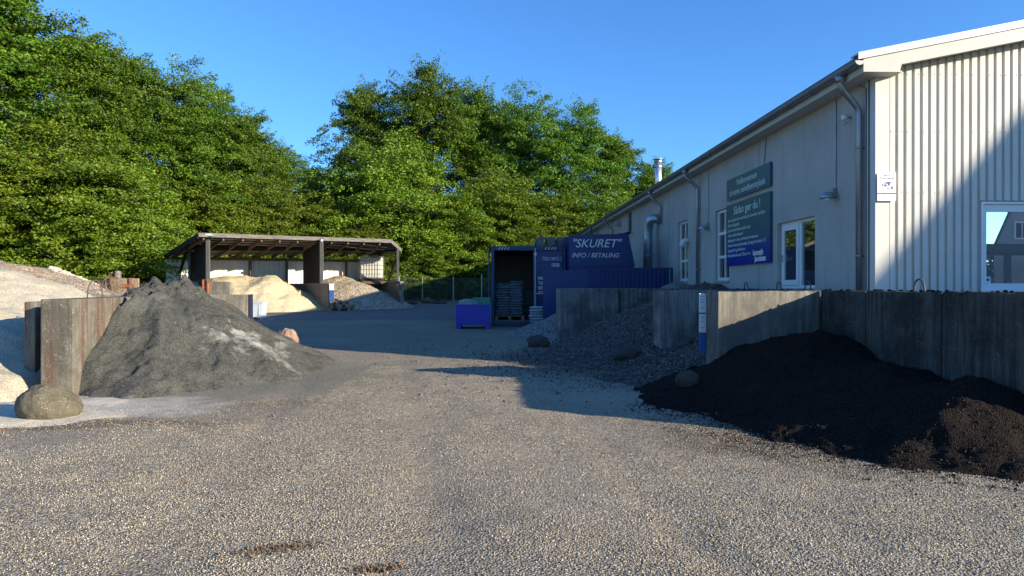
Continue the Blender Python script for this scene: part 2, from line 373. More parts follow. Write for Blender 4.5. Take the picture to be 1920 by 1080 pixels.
def leafmat(name, a, b_, c_):
    m, nt, b = mat(name); at_ = N(nt, 'ShaderNodeAttribute', attribute_name='tint'); s = N(nt, 'ShaderNodeSeparateColor'); nt.links.new(at_.outputs[0], s.inputs[0])
    c = mix(nt, s.outputs[0], a, b_); c = mix(nt, ramp(nt, s.outputs[1], [(.75, 0.), (1., .8)]), c, c_)
    oi = N(nt, 'ShaderNodeObjectInfo'); hsv = N(nt, 'ShaderNodeHueSaturation')
    mr = N(nt, 'ShaderNodeMapRange'); mr.inputs[3].default_value = .485; mr.inputs[4].default_value = .508; nt.links.new(oi.outputs['Random'], mr.inputs[0]); nt.links.new(mr.outputs[0], hsv.inputs['Hue'])
    mr2 = N(nt, 'ShaderNodeMapRange'); mr2.inputs[3].default_value = .8; mr2.inputs[4].default_value = 1.2; nt.links.new(oi.outputs['Random'], mr2.inputs[0]); nt.links.new(mr2.outputs[0], hsv.inputs['Value'])
    nt.links.new(c, hsv.inputs['Color']); c = hsv.outputs[0]
    nt.links.new(c, b.inputs['Base Color']); b.inputs['Roughness'].default_value = .5; b.inputs['Specular IOR Level'].default_value = .3
    tr = N(nt, 'ShaderNodeBsdfTranslucent'); nt.links.new(mix(nt, 1., c, (1.25, 1.35, .55), 'MULTIPLY'), tr.inputs[0])
    ms = N(nt, 'ShaderNodeMixShader'); ms.inputs[0].default_value = .20
    nt.links.new(b.outputs[0], ms.inputs[1]); nt.links.new(tr.outputs[0], ms.inputs[2]); nt.links.new(ms.outputs[0], nt.nodes['Material Output'].inputs[0])
    return m
M_leaf = leafmat('beech leaves', (.046,.108,.008), (.105,.190,.012), (.20,.27,.028))
M_leafb = leafmat('bright maple leaves', (.078,.140,.010), (.145,.220,.015), (.23,.29,.03))
M_hedge = leafmat('shrub leaves', (.04,.075,.012), (.075,.12,.016), (.13,.16,.03))
M_weed = plain('dry weeds', (.20,.19,.07), .9)

# ------------------------------------------------------------------ structure: ground
def grid_mesh(name, xs, ys, zf, m, kind='structure', keep=None):
    X, Y = np.meshgrid(xs, ys); Z = zf(X, Y)
    nx, ny = len(xs), len(ys); idx = np.arange(nx*ny).reshape(ny, nx)
    q = np.stack([idx[:-1,:-1], idx[:-1,1:], idx[1:,1:], idx[1:,:-1]], -1).reshape(-1, 4)
    me = bpy.data.meshes.new(name); V = np.stack([X, Y, Z], -1).reshape(-1, 3)
    if keep is not None:
        K = keep(X, Y, Z).reshape(-1); q = q[K[q].any(1)]
        used = np.unique(q); remap = -np.ones(len(V), int); remap[used] = np.arange(len(used)); V = V[used]; q = remap[q]
    me.vertices.add(len(V)); me.vertices.foreach_set('co', V.astype(np.float32).ravel())
    me.loops.add(q.size); me.loops.foreach_set('vertex_index', q.astype(np.int32).ravel())
    me.polygons.add(len(q)); me.polygons.foreach_set('loop_start', (np.arange(len(q))*4).astype(np.int32))
    me.update(calc_edges=True); me.validate()
    o = link_mesh(me, name, m, None, (float(V[:,0].mean()), float(V[:,1].mean()), float(V[:,2].min())), True)
    if kind: o['kind'] = kind
    return o
xs = np.unique(np.concatenate([[-400,-200,-100,-60,-40], np.arange(-30, -8, 1.), np.arange(-8, 8, .12), np.arange(8, 30, 1.), [40,60,100,200,400]]))
ys = np.unique(np.concatenate([[-300,-100,-40,-20,-10,-4], np.arange(0, 16, .12), np.arange(16, 50, 1.), [50,60,80,120,200,400]]))
def rut(X, Y):
    c1 = X-(.35-.045*(Y-3)**1.25*.35); c2 = X+(.9+.16*(Y-3)); r = 0
    for c in (c1, c2):
        for o_ in (-.8, .8): r = r+np.exp(-((c-o_)/.17)**2)
    return r*np.clip(1.1+fbm(X, Y, .6, 3, 15)*1.6, 0, 1)
def groundz(X, Y):
    near = np.clip(1-np.maximum(np.abs(X)-7.5, 0), 0, 1)*np.clip((16-Y)/3, 0, 1)*np.clip((Y+2), 0, 1)
    return gz(Y)+near*(fbm(X, Y, .5, 4, 3)*.035+fbm(X, Y, 3, 3, 5)*.014-rut(X, np.maximum(Y, 3))*.012)
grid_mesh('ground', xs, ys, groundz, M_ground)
def sheet(name, poly, dz, m):
    ym = [p[1] for p in poly]
    mb = MB(); mb.face([(x, y, gzf(y)+dz) for x, y in poly]); o = mb.build(name, m, origin=(poly[0][0], poly[0][1], 0)); o['kind'] = 'structure'; return o
a1 = G(480, 606); a2 = G(700, 598)
sheet('asphalt_road', [(-16, 25), (-3.2, 26.2), (4, 26.6), (4, 46.0), (-30, 46.0)], .006, M_asphalt)
sheet('brown_ground', [(-13, 27.5), (-8.2, 31.0), (-4.0, 34.5), (-4.0, 37.5), (-20, 37.5)], .012, M_apron)

# ------------------------------------------------------------------ piles (height fields on the ground)
def pile(name, bbox, step, hf, m, label, cat='pile', kind=None, skirt=.03):
    x0, y0, x1, y1 = bbox
    xs = np.arange(x0, x1+step, step); ys = np.arange(y0, y1+step, step)
    def zf(X, Y): return np.maximum(hf(X, Y), -.06)+gz(Y)
    o = grid_mesh(name, xs, ys, zf, m, kind, keep=lambda X, Y, Z: (Z-gz(Y)) > -.02)
    tag(o, label, cat if label else None); return o
def cone(X, Y, cx, cy, H, s, rx=1, ry=1, rot=0, r0=.15):
    c, n = cos(rot), sin(rot); u = ((X-cx)*c+(Y-cy)*n)/rx; v = (-(X-cx)*n+(Y-cy)*c)/ry
    return H-s*(np.sqrt(u*u+v*v+r0*r0)-r0)
def smax(a, b, k=.1): return np.logaddexp(a/k, b/k)*k
# grey stone dust heap between the near wall and the far element
def grey_h(X, Y):
    wx = X+fbm(X, Y, .7, 2, 21)*.4; wy = Y+fbm(X, Y, .7, 2, 31)*.4
    h = cone(wx, wy, -5.72, 12.2, 1.60, .63, 1.02, 1.42, 0, .15)
    h = smax(h, cone(wx, wy, -4.15, 11.1, .44, .50, 1.15, 1.0, .3, .2), .07)
    h = smax(h, cone(X+fbm(X, Y, 2, 3, 35)*.2, Y, -5.55, 10.95, 1.30, .86, 1., 1., 0, .15), .08)
    h = smax(h, cone(wx, wy, -6.4, 13.2, 1.25, .6, 1.2, 1., 0, .3), .1)
    ang = np.arctan2(Y-12.2, X+5.6); rr_ = np.hypot(X+5.6, Y-12.2)
    slide = fbm(ang*9+fbm(X, Y, 1.5, 3, 44)*1.2, rr_*.5, 1., 5, 51)*.085*np.clip(rr_, 0, 1.6)
    n = fbm(X, Y, 1.4, 6, 41); h = h+n*.045+slide+fbm(X, Y, 7, 5, 61, .6)*.045
    # crumbly steep crown
    top = np.clip((h-1.15)/.4, 0, 1); h = h+top*(fbm(X, Y, 4.5, 4, 71)*.26+.04)
    h = h-.04; xw = -5.62-.17*(Y-9.15)
    cut = (X+5.50-(9.35-np.minimum(Y, 9.35))*1.1)*.45+fbm(X, Y, 2.2, 4, 85)*.12+np.maximum(Y-9.3, 0)*2.5
    h = -smax(-h, -cut, .06)
    return np.where((X < xw-.3) & (Y < 11.4), -1, h)
gp = pile('grey_stone_dust_heap', (-9.2, 8.2, -.8, 15.2), .035, grey_h, M_grey, 'tall heap of fine grey stone dust between the two left concrete walls', 'heap')
# white marks of another sand on it
def spill_h(X, Y):
    base = .04-.016*np.sqrt(((X+5.4)/1.25)**2+((Y-8.1)/.7)**2)**3
    return base+fbm(X, Y, 1.2, 5, 91)*.05-.012
pile('white_sand_spill', (-8.4, 6.4, -2.8, 10.0), .04, spill_h, M_white, 'thin spill of white sand spread round the boulder in front of the left wall', 'sand')
# pale sand in the leftmost bay
def left_h(X, Y):
    h = cone(X, Y, -9.5, 13.0, 1.75, .62, 1.3, 1.3, 0, .5); h = smax(h, cone(X, Y, -8.2, 10.9, 1.1, .55, 1, 1, 0, .5), .1); h = smax(h, cone(X, Y, -7.2, 9.4, .3, .25, 1, 1, 0, .3), .06); h = smax(h, cone(X, Y, -7.8, 8.3, .30, .17, 1.5, 1, 0, .3), .06)
    h = h+fbm(X, Y, 1.1, 5, 101)*.16+fbm(X, Y, 8, 3, 111)*.02
    return h-np.clip(X+6.35, 0, 9)*.9-np.clip(7.8-Y, 0, 9)*.2
pile('pale_sand_heap', (-14, 6.0, -5.3, 16.5), .06, left_h, M_palesand, 'pale sand heap in the leftmost bay, cut off by the photo edge', 'heap')
def tan_h(X, Y):
    h = cone(X, Y, -15.6, 20.2, 2.35, .46, 1.25, 1, 0, .8); h = smax(h, cone(X, Y, -18.5, 20.2, 2.2, .42, 1, 1, 0, 1), .2)
    h = smax(h, cone(X, Y, -12.6, 19.6, 1.25, .36, 1.2, 1, 0, .8), .15)
    return h+fbm(X, Y, .9, 5, 121)*.22+fbm(X, Y, 6, 3, 131)*.05
pile('tan_gravel_heap', (-24, 14, -7.5, 26), .09, tan_h, M_tan, 'broad tan gravel heap behind the mossy wall at far left', 'heap')
# yellow sand heap in the shed
def shsand_h(X, Y):
    h = cone(X, Y, -12.9, 34.0, 1.75, .72, 1.5, 1.2, .3, .8); h = smax(h, cone(X, Y, -10.9, 33.4, 1.5, .78, 1.0, 1., 0, .7), .15)
    h = smax(h, cone(X, Y, -11.3, 34.6, 1.60, .8, 1.2, 1., 0, .7), .15)
    return h+fbm(X, Y, 1.1, 5, 141)*.22+fbm(X, Y, 5, 3, 151)*.05
pile('yellow_sand_heap', (-17, 29, -7.4, 38.2), .08, shsand_h, M_sand, 'bright yellow sand heap under the open shed roof', 'heap')
def shgrav_h(X, Y):
    h = cone(X, Y, -8.4, 37.4, 1.62, .52, 1., 1.25, .5, .6); h = smax(h, cone(X, Y, -7.2, 36.6, 1.2, .5, 1, 1, 0, .6), .12)
    return h+fbm(X, Y, 1.1, 4, 161)*.12+fbm(X, Y, 5, 3, 171)*.05
pile('pale_brown_gravel_heap', (-11.6, 32.4, -3.4, 41), .08, shgrav_h, M_shedgravel, 'pale brown gravel heap in the right bay of the open shed', 'heap')
# black topsoil heap right
def soil_h(X, Y):
    wx = X+fbm(X, Y, 1.1, 3, 181)*.35; wy = Y+fbm(X, Y, 1.1, 3, 191)*.35
    h = cone(wx, wy, 4.30, 9.1, .84, .50, 1.1, .9, 0, .5)
    h = smax(h, cone(wx, wy, 4.35, 7.5, .56, .45, 1., 1.5, 0, .4), .1)
    h = smax(h, cone(wx, wy, 4.5, 6.2, .62, .62, 1., 1.1, 0, .2), .08)
    h = smax(h, cone(wx, wy, 3.9, 8.8, .36, .33, 1.15, .9, 0, .5), .1)
    h = smax(h, cone(wx, wy, 4.0, 5.75, .38, .70, 1., .9, 0, .12), .05)
    h = smax(h, .10-.05*np.abs(wy-(7.4-.62*(wx-2.6)))-.3*np.clip(2.9-wx, 0, 9)-.2*np.clip((7.0-.62*(wx-2.6))-wy, 0, 9), .05)
    n = fbm(X, Y, 2.4, 5, 201); lumps = np.clip(fbm(X, Y, 5.5, 4, 211), 0, 1)
    h = h+n*.08+lumps*.10*np.clip(.3+fbm(X, Y, 1.1, 2, 215)*2, 0, 1)+fbm(X, Y, 14, 3, 221)*.022
    return np.where(X > 4.98, -1, h)
pile('black_topsoil_heap', (1.4, 4.3, 5.0, 10.9), .025, soil_h, M_soil, 'black topsoil heap lying against the dark retaining wall at right', 'heap')
def soilstrip_h(X, Y):
    d = np.abs((Y-(8.0-.62*(X-1.6)))); 
    h = .035-d*.16
    return h-(1-np.clip((X-1.9)*1.5, 0, 1))*.2+fbm(X, Y, 3.2, 5, 231)*.075+fbm(X, Y, 12, 3, 241)*.03-.015
pile('brown_soil_fringe', (1.5, 4.3, 5.6, 8.6), .03, soilstrip_h, M_soilbrown, 'scattered dry brown soil along the front foot of the black heap', 'soil')
# gravel heaps in the two shaded bays
def bay_h(X, Y):
    h = cone(X, Y, 4.6, 14.6, 1.5, .52, 1., 1.2, 0, .5)
    h = smax(h, cone(X, Y, 3.2, 13.4, .42, .25, 1., 1, 0, .5), .1)
    return h+fbm(X, Y, 1.5, 5, 251)*.1+fbm(X, Y, 7, 3, 261)*.035
pile('dark_gravel_heap', (-.2, 9.8, 4.95, 18.6), .05, bay_h, M_darkgravel, 'brown grey gravel heap in the shaded bay left of the middle divider', 'heap')
def bayb_h(X, Y):
    h = cone(X, Y, 4.7, 10.9, 1.0, .5, 1., .9, 0, .4)
    h = smax(h, cone(X, Y, 3.1, 10.5, .24, .2, 1, 1, 0, .3), .06)
    return np.where(Y < 9.5+.2*(X-3), -1, h+fbm(X, Y, 1.7, 5, 271)*.07+fbm(X, Y, 7, 3, 281)*.03)
pile('small_gravel_heap', (1.6, 9.4, 4.95, 12.2), .05, bayb_h, M_darkgravel, 'small gravel heap between the middle divider and the pale concrete divider', 'heap')
def bluish_h(X, Y):
    h = cone(X, Y, 2.3, 18.9, .75, .46, 1., 1., 0, .3)
    return h+fbm(X, Y, 1.9, 5, 291)*.07+fbm(X, Y, 8, 3, 301)*.03
pile('crushed_stone_heap', (-.6, 16.2, 4.6, 20.4), .05, bluish_h, M_bluegravel, 'grey crushed stone heap beside the white bags and the first divider end', 'heap')

# ------------------------------------------------------------------ fill behind the retaining walls
ter = MB()
ter.prism([(4.92, 5.6, .0), (16, 5.6, 0), (16, 9.9, 0), (5.66, 9.9, 0), (5.66, 20.2, 0), (4.98, 20.2, 0)], (0, 0, 1.31))
o = ter.build('embankment', M_ground, origin=(5, 10, 0)); o['kind'] = 'structure'
def topheap(name, cx, cy, H, r, m, label):
    def hf(X, Y): return 1.30-gz(Y)+cone(X, Y, cx, cy, H, H/r, 1, 1.3, 0, .1)+fbm(X, Y, 5, 4, int(cx*100))*.05
    xs = np.arange(cx-r*1.1, cx+r*1.1, .03); ys = np.arange(cy-r*1.4, cy+r*1.4, .03)
    o = grid_mesh(name, xs, ys, lambda X, Y: hf(X, Y)+gz(Y), m, None, keep=lambda X, Y, Z: Z > 1.295)
    tag(o, label, 'heap')
topheap('gravel_mound', 5.15, 18.9, .30, .55, M_bluegravel, 'small gravel mound on top of the fill beside the blue corrugated fence')
topheap('gravel_mound', 5.2, 16.0, .17, .4, M_bluegravel, 'low gravel mound below the taller white window nearest the sign')

# ------------------------------------------------------------------ concrete elements
def lift_loop(mb, c, d, h=.16, wd=.2):
    d = Vector(d).normalized(); c = Vector(c); p = []
    for i in range(13):
        t = pi*i/12; p.append(c+d*(-cos(t)*wd/2)+Vector((0, 0, sin(t)**.75*h)))
    mb.tube(p, .011, 6)
def element(a, b, th, ztop, m, label, loop=None, side=1, group='concrete retaining elements', z0=None, foot=True):
    """L-shaped element standing from a to b; side = which side the thickness goes"""
    a = Vector((a[0], a[1], 0)); b = Vector((b[0], b[1], 0)); d = (b-a).normalized(); n = Vector((-d.y, d.x, 0))*side*th
    zb = gzf(a.y)-.1 if z0 is None else z0
    r = empty('concrete_element', (a.x, a.y, gzf(a.y)), label, 'concrete wall', group)
    a2 = a+d*.011; b2 = b-d*.011
    # subdivided slab with slightly ragged top edge
    mb = MB(); k = max(2, int((b2-a2).length/.12)); rs = random.Random(int(abs(a.x*77+a.y*31)*10))
    for i in range(k+1):
        p = a2+(b2-a2)*i/k; j = rs.uniform(-.012, .006)
        q = n.normalized()*rs.uniform(-.004, .004)
        mb.v += [tuple(p+Vector((0,0,zb))), tuple(p+n+Vector((0,0,zb))), tuple(p+n+Vector((0,0,ztop+j))), tuple(p+q+Vector((0,0,ztop+j)))]
    for i in range(k):
        o_ = 4*i
        for f in ((0,1,5,4),(1,2,6,5),(2,3,7,6),(3,0,4,7)): mb.f.append(tuple(o_+t for t in f)[::-1]); mb.m.append(0)
    mb.f.append((0,1,2,3)); mb.f.append(tuple(4*k+t for t in (3,2,1,0))); mb.m += [0, 0]
    mb.build('slab', m, r, bevel=.012)
    if foot:
        f = MB(); c = (a2+b2)/2+n*.5; z = gzf(a.y); zz = z-.02
        q = [a2, b2, b2+n*3, a2+n*3]
        if side < 0: q = q[::-1]
        f.hexa([Vector((p.x, p.y, z-.16)) for p in q]+[Vector((p.x, p.y, zz)) for p in q]); f.build('foot', m, r)
    if loop:
        for t in loop:
            l = MB(); lift_loop(l, a2+(b2-a2)*t+n*.5+Vector((0,0,ztop-.02)), d); l.build('lifting_loop', M_loop, r, smooth=True)
    return r
# right-hand side: dividers
Q3 = Vector((4.74, 9.75)); P3 = at(1345, 600, 9.3)
element((P3.x, P3.y), Q3, .30, 1.385, M_conc_pale, 'pale concrete divider with a sunlit upper corner at the black soil heap', side=1)
P2 = at(1236, 600, 11.9)
element((P2.x, P2.y), (4.86, 12.35), .28, 1.385, M_conc_mid, 'middle grey concrete divider in the shade between the two gravel bays', side=1)
P1 = at(1048, 600, 17.0)
j1 = at(1161, 600, 17.38)
element((P1.x, P1.y), (j1.x, j1.y), .26, 1.40, M_conc_mid, 'far streaked concrete divider nearest the blue container, with its pale foot', side=1)
element((j1.x+.03, j1.y+.05), (4.86, 18.1), .26, 1.40, M_conc_mid, 'far concrete element right of the dark joint, half buried in gravel', side=1)
# right-hand side: back wall
element((4.74, 8.56), (4.74, 9.75), .24, 1.392, M_conc_dark, 'black stained element in the inner corner beside the pale divider', side=-1)
element((4.72, 7.06), (4.74, 8.56), .24, 1.392, M_conc_dark, 'black stained element in the middle of the right wall, wire loop on top', loop=[.38], side=-1)
element((4.70, 5.55), (4.72, 7.06), .24, 1.397, M_conc_dark, 'black stained element cut off by the right photo edge', side=-1)
yy = 9.75+.31
for i, l in enumerate(['rear wall element behind the small gravel heap, two wire loops on top', 'rear wall element just behind the middle divider', 'rear wall element behind the dark gravel heap', 'farthest rear wall element before the blue fence']):
    y2 = yy+(2.26 if i == 0 else 1.9); 
    element((4.86, yy), (4.88, y2-.01), .2, 1.388, M_conc_mid, l, loop=[.25, .75] if i == 0 else ([.5] if i < 3 else None), side=-1); yy = y2
    if i == 0: yy += .0
# crumbs of soil on the wall tops
cr = MB(); rs = random.Random(5)
def blob(mb, c, r, seed, n=6, sx=1, sy=1, sz=1, sub=1):
    rs = random.Random(seed); base = len(mb.v); ri = 4 if sub == 1 else 7; se = 7 if sub == 1 else 12
    mb.v.append((c[0], c[1], c[2]+r*sz))
    for i in range(1, ri):
        for j in range(se):
            th = pi*i/ri; ph = 2*pi*j/se; q = r*rs.uniform(.8, 1.15)
            mb.v.append((c[0]+q*sx*sin(th)*cos(ph), c[1]+q*sy*sin(th)*sin(ph), c[2]+q*sz*cos(th)))
    mb.v.append((c[0], c[1], c[2]-r*sz)); last = len(mb.v)-1
    for j in range(se): mb.f.append((base, base+1+j, base+1+(j+1) % se)); mb.m.append(mb.mi)
    for i in range(ri-2):
        for j in range(se):
            a = base+1+i*se; mb.f.append((a+j, a+se+j, a+se+(j+1) % se, a+(j+1) % se)); mb.m.append(mb.mi)
    a = base+1+(ri-2)*se
    for j in range(se): mb.f.append((a+j, last, a+(j+1) % se)); mb.m.append(mb.mi)
for i in range(230):
    y = rs.uniform(5.6, 9.9); x = 4.74+rs.uniform(.0, .24); r = rs.choice([.006, .007, .009, .012, .022])*rs.uniform(.7, 1.2)
    blob(cr, (x, y, 1.39+r*.4), r, i, sz=.7)
for i in range(200):
    y = rs.uniform(10.2, 18); x = 4.87+rs.uniform(0, .2); r = rs.choice([.01, .014, .02])*rs.uniform(.7, 1.2)
    blob(cr, (x, y, 1.388+r*.4), r, i+900, sz=.7)
o = cr.build('soil_crumbs', M_soil, origin=(4.8, 8, 1.39)); tag(o, 'dark soil crumbs and pebbles strewn along the top of the right retaining wall', 'soil', kind='stuff')

# left-hand side
A = at(75, 600, 9.15); B = at(138, 600, 9.15)
topL = at(100, 561, 9.15).z
r = empty('concrete_element', (A.x, A.y, 0), 'weathered thick concrete wall end with lichen and rust brown stains beside the boulder', 'concrete wall', 'concrete retaining elements')
dd = Vector((-.17, .985, 0)); 
mb = MB(); pa = Vector((A.x, A.y, 0)); pb = Vector((B.x, B.y, 0)); L = 2.0
for k in range(9):
    for p, s in ((pa, 0), (pb, 1)): pass
mb.hexa([pa+Vector((0,0,-.1)), pb+Vector((0,0,-.1)), pb+dd*L+Vector((0,0,-.1)), pa+dd*L+Vector((0,0,-.1)), pa+Vector((0,0,topL)), pb+Vector((0,0,topL)), pb+dd*L+Vector((0,0,topL)), pa+dd*L+Vector((0,0,topL))])
mb.build('slab', M_conc_old, r, bevel=.02)
l = MB(); lift_loop(l, (pa+pb)/2+dd*1.0+Vector((.1,0,topL-.02)), (1, .2, 0), .28, .2); l.build('lifting_loop', M_loop, r, smooth=True)
r = empty('concrete_element', (pa.x+dd.x*L, pa.y+dd.y*L, 0), 'mossy concrete wall running back behind the grey heap', 'concrete wall', 'concrete retaining elements')
mb = MB(); qa = pa+dd*(L+.02); qb = pb+dd*(L+.02)
mb.hexa([qa+Vector((0,0,-.1)), qb+Vector((0,0,-.1)), qb+dd*L*1.6+Vector((0,0,-.1)), qa+dd*L*1.6+Vector((0,0,-.1)), qa+Vector((0,0,topL)), qb+Vector((0,0,topL)), qb+dd*L*1.6+Vector((0,0,topL)), qa+dd*L*1.6+Vector((0,0,topL))])
mb.build('slab', M_conc_left, r, bevel=.02)
a0 = at(45, 600, 9.7); b0 = at(66, 600, 9.7)
r = empty('concrete_element', (a0.x, a0.y, 0), 'narrow concrete slab left of the dark gap at the leftmost bay', 'concrete wall', 'concrete retaining elements')
mb = MB(); pa2 = Vector((a0.x, a0.y, 0)); pb2 = Vector((b0.x, b0.y, 0)); tz = at(55, 566, 9.7).z
mb.hexa([pa2+Vector((0,0,-.1)), pb2+Vector((0,0,-.1)), pb2+dd*2.4+Vector((0,0,-.1)), pa2+dd*2.4+Vector((0,0,-.1)), pa2+Vector((0,0,tz)), pb2+Vector((0,0,tz)), pb2+dd*2.4+Vector((0,0,tz)), pa2+dd*2.4+Vector((0,0,tz))])
mb.build('slab', M_conc_old, r, bevel=.015)
# far element right of the grey heap
e1 = at(466, 600, 15.0); e0 = Vector((-8.6, 14.6))
ez = at(440, 552, 15.0).z
element((e1.x, e1.y), e0, .22, ez, M_conc_left, 'mossy concrete element standing right behind the grey stone dust heap', side=-1)
mb = MB(); mb.box(e1.x+.005, e1.y-.0, gzf(15)+.02, e1.x+.02, e1.y+.22, ez); o = mb.build('edge_board', M_navyboard, origin=(e1.x, e1.y, gzf(15)))
tag(o, 'narrow dark blue board fixed to the end of the mossy element behind the grey heap', 'board')

# ------------------------------------------------------------------ boulders
def surf(x, y):
    X = np.array([x]); Y = np.array([y]); return max(0., *[float(f(X, Y)[0]) for f in (bay_h, bayb_h, soil_h, bluish_h)])+gzf(y)
def hit(px, py):
    d = ray(px, py); Y = 6.
    while Y < 30:
        k = Y/d.y
        if EYE+d.z*k < surf(d.x*k, Y): break
        Y += .02
    return at(px, py, Y)
def boulder(px, py, wpx, hpx, m, label, seed, flat=1.0, Yb=None):
    g = hit(px, py) if Yb else G(px, py); s = g.y/1280; rx = wpx*s/2; h = hpx*s
    mb = MB(); blob(mb, (0,0,0), 1, seed, sub=2)
    me = bpy.data.meshes.new('boulder'); me.from_pydata(mb.v, [], mb.f)
    V = np.array([v.co[:] for v in me.vertices]); V /= np.linalg.norm(V, axis=1)[:,None]
    V *= (1+(.2 if px == 77 else .55)*np.array([fbm(np.array([v[0]*1.1+seed]), np.array([v[1]*1.1+v[2]*.9]), 1, 3, seed)[0] for v in V]))[:,None]
    V *= (rx*1.02, rx*.8*flat, h*(.62 if px == 77 else .56)); V[:,2] += h*.36
    me.vertices.foreach_set('co', V.ravel().astype(np.float32)); me.update()
    me.materials.append(m); o = bpy.data.objects.new('boulder', me); C.objects.link(o); o.location = (g.x, g.y+rx*.4, g.z); me.shade_smooth()
    o.rotation_euler = (0, 0, seed)
    o.rotation_euler = (0, 0, 0)
    if px == 77:
        V[:,2] *= np.where(V[:,0] > .05, 1-.55*np.clip((V[:,0]-.05)/.3, 0, 1), 1.); me.vertices.foreach_set('co', V.ravel().astype(np.float32)); me.update()
    sm = o.modifiers.new('sub', 'SUBSURF'); sm.levels = 3; sm.render_levels = 3
    tx = bpy.data.textures.new('rock', 'CLOUDS'); tx.noise_scale = .12; tx.noise_depth = 4; dm = o.modifiers.new('rough', 'DISPLACE'); dm.texture = tx; dm.strength = rx*(.10 if px == 77 else .3); dm.mid_level = .5
    t2 = bpy.data.textures.new('rock_fine', 'CLOUDS'); t2.noise_scale = .035; t2.noise_depth = 3; d2 = o.modifiers.new('fine', 'DISPLACE'); d2.texture = t2; d2.strength = .022; d2.mid_level = .5
    tag(o, label, 'boulder', 'boulders at the bay ends'); return o
boulder(77, 788, 122, 66, M_rock, 'large mossy granite boulder in front of the weathered left wall end', 3)
boulder(536, 652, 44, 40, M_rock2, 'small pinkish boulder beside the foot of the grey heap', 5)
boulder(1010, 651, 46, 22, M_rockb, 'brown boulder beside the crushed stone and the far divider', 8)
boulder(1175, 674, 64, 26, M_rock3, 'flat dark boulder lying in front of the gravel bay', 11, Yb=12.2)
boulder(1290, 724, 44, 36, M_rockb, 'brown boulder at the foot of the pale divider by the black soil', 14, Yb=9.2)

# ------------------------------------------------------------------ text
def text(s, size, m, parent, M, name='lettering', shear=0, ext=.002, bold=0, align='CENTER', sx=1.):
    cu = bpy.data.curves.new(name, 'FONT'); cu.body = s; cu.size = size; cu.shear = shear; cu.extrude = ext; cu.align_x = align; cu.align_y = 'CENTER'; cu.offset = bold; cu.resolution_u = 3
    ob = bpy.data.objects.new(name, cu); C.objects.link(ob); bpy.context.view_layer.update()
    me = bpy.data.meshes.new_from_object(ob.evaluated_get(bpy.context.evaluated_depsgraph_get()))
    bpy.data.objects.remove(ob)
    me.transform(Matrix.Diagonal((sx, 1, 1, 1))); me.transform(M); me.name = name; me.materials.clear()
    return link_mesh(me, name, m, parent)
def face_cam(p):   # plane facing -Y
    return Matrix.Translation(p) @ Matrix.Rotation(pi/2, 4, 'X')
def face_left(p):  # plane facing -X
    return Matrix.Translation(p) @ Matrix.Rotation(-pi/2, 4, 'Z') @ Matrix.Rotation(pi/2, 4, 'X')

# ------------------------------------------------------------------ warehouse
XB = at(1640, 300, 10.).x; YB = 10.; YE = 47.; XE = at(1606, 104, 9.75).x; WID = 17.
zsof = 4.55; zg = at(1600, 118, 9.8).z
PITCH = .203; XR = XB+WID/2; zv = at(1606, 104, 9.75).z
bw = empty('warehouse', (XB+4, YB+15, 0), 'long pale warehouse with cream ribbed gable, dark gutter and white windows', 'building')
# long wall with real openings
def holes_wall(mb, X, th, y0, y1, z0, z1, holes):
    ys = sorted({y0, y1}|{h[0] for h in holes}|{h[1] for h in holes}); zs = sorted({z0, z1}|{h[2] for h in holes}|{h[3] for h in holes})
    for a, b in zip(ys, ys[1:]):
        for c, d in zip(zs, zs[1:]):
            if any(h[0] <= a and b <= h[1] and h[2] <= c and d <= h[3] for h in holes): continue
            mb.box(X, a, c, X+th, b, d)
win = []
def Yof(px): return atX(px, 537, XB).y
w3 = (Yof(1367), Yof(1341), 1.60, 3.36); w2 = (Yof(1289.5), Yof(1271), 1.62, 3.40); dr = (Yof(1528), Yof(1458), 1.42, 2.70)
mb = MB(); holes_wall(mb, XB, .25, YB+.03, YE, -.1, zsof, [w3, w2, dr])
mb.mi = 1
for px, wd in ((1253, .02), (1149, .02), (1180, .05), (1423, .014)):
    y = Yof(px)
    if px == 1423:
        for a_, b_ in ((1.3, 1.9), (3.40, 3.48), (4.0, zsof-.01)): mb.box(XB-.003, y-wd/2, a_, XB+.01, y+wd/2, b_)
    else: mb.box(XB-.003, y-wd/2, 1.3, XB+.01, y+wd/2, zsof-.01)
mb.build('side_wall', [M_wallpaint, M_joint], bw)
mb = MB()   # rear and far walls, dark interior core
mb.box(XB+.26, YE-.2, -.1, XB+WID, YE, zsof+.2); mb.box(XB+WID-.2, YB+.2, -.1, XB+WID, YE-.2, zsof+.2)
mb.build('rear_wall', M_wallpaint, bw)
mb = MB(); mb.box(XB+.9, YB+.3, 0, XB+1.0, YE-.3, 4.3); mb.box(XB+.27, YB+.3, 0, XB+.89, YB+.4, 4.3)
mb.build('inner_partition', M_joint, bw)
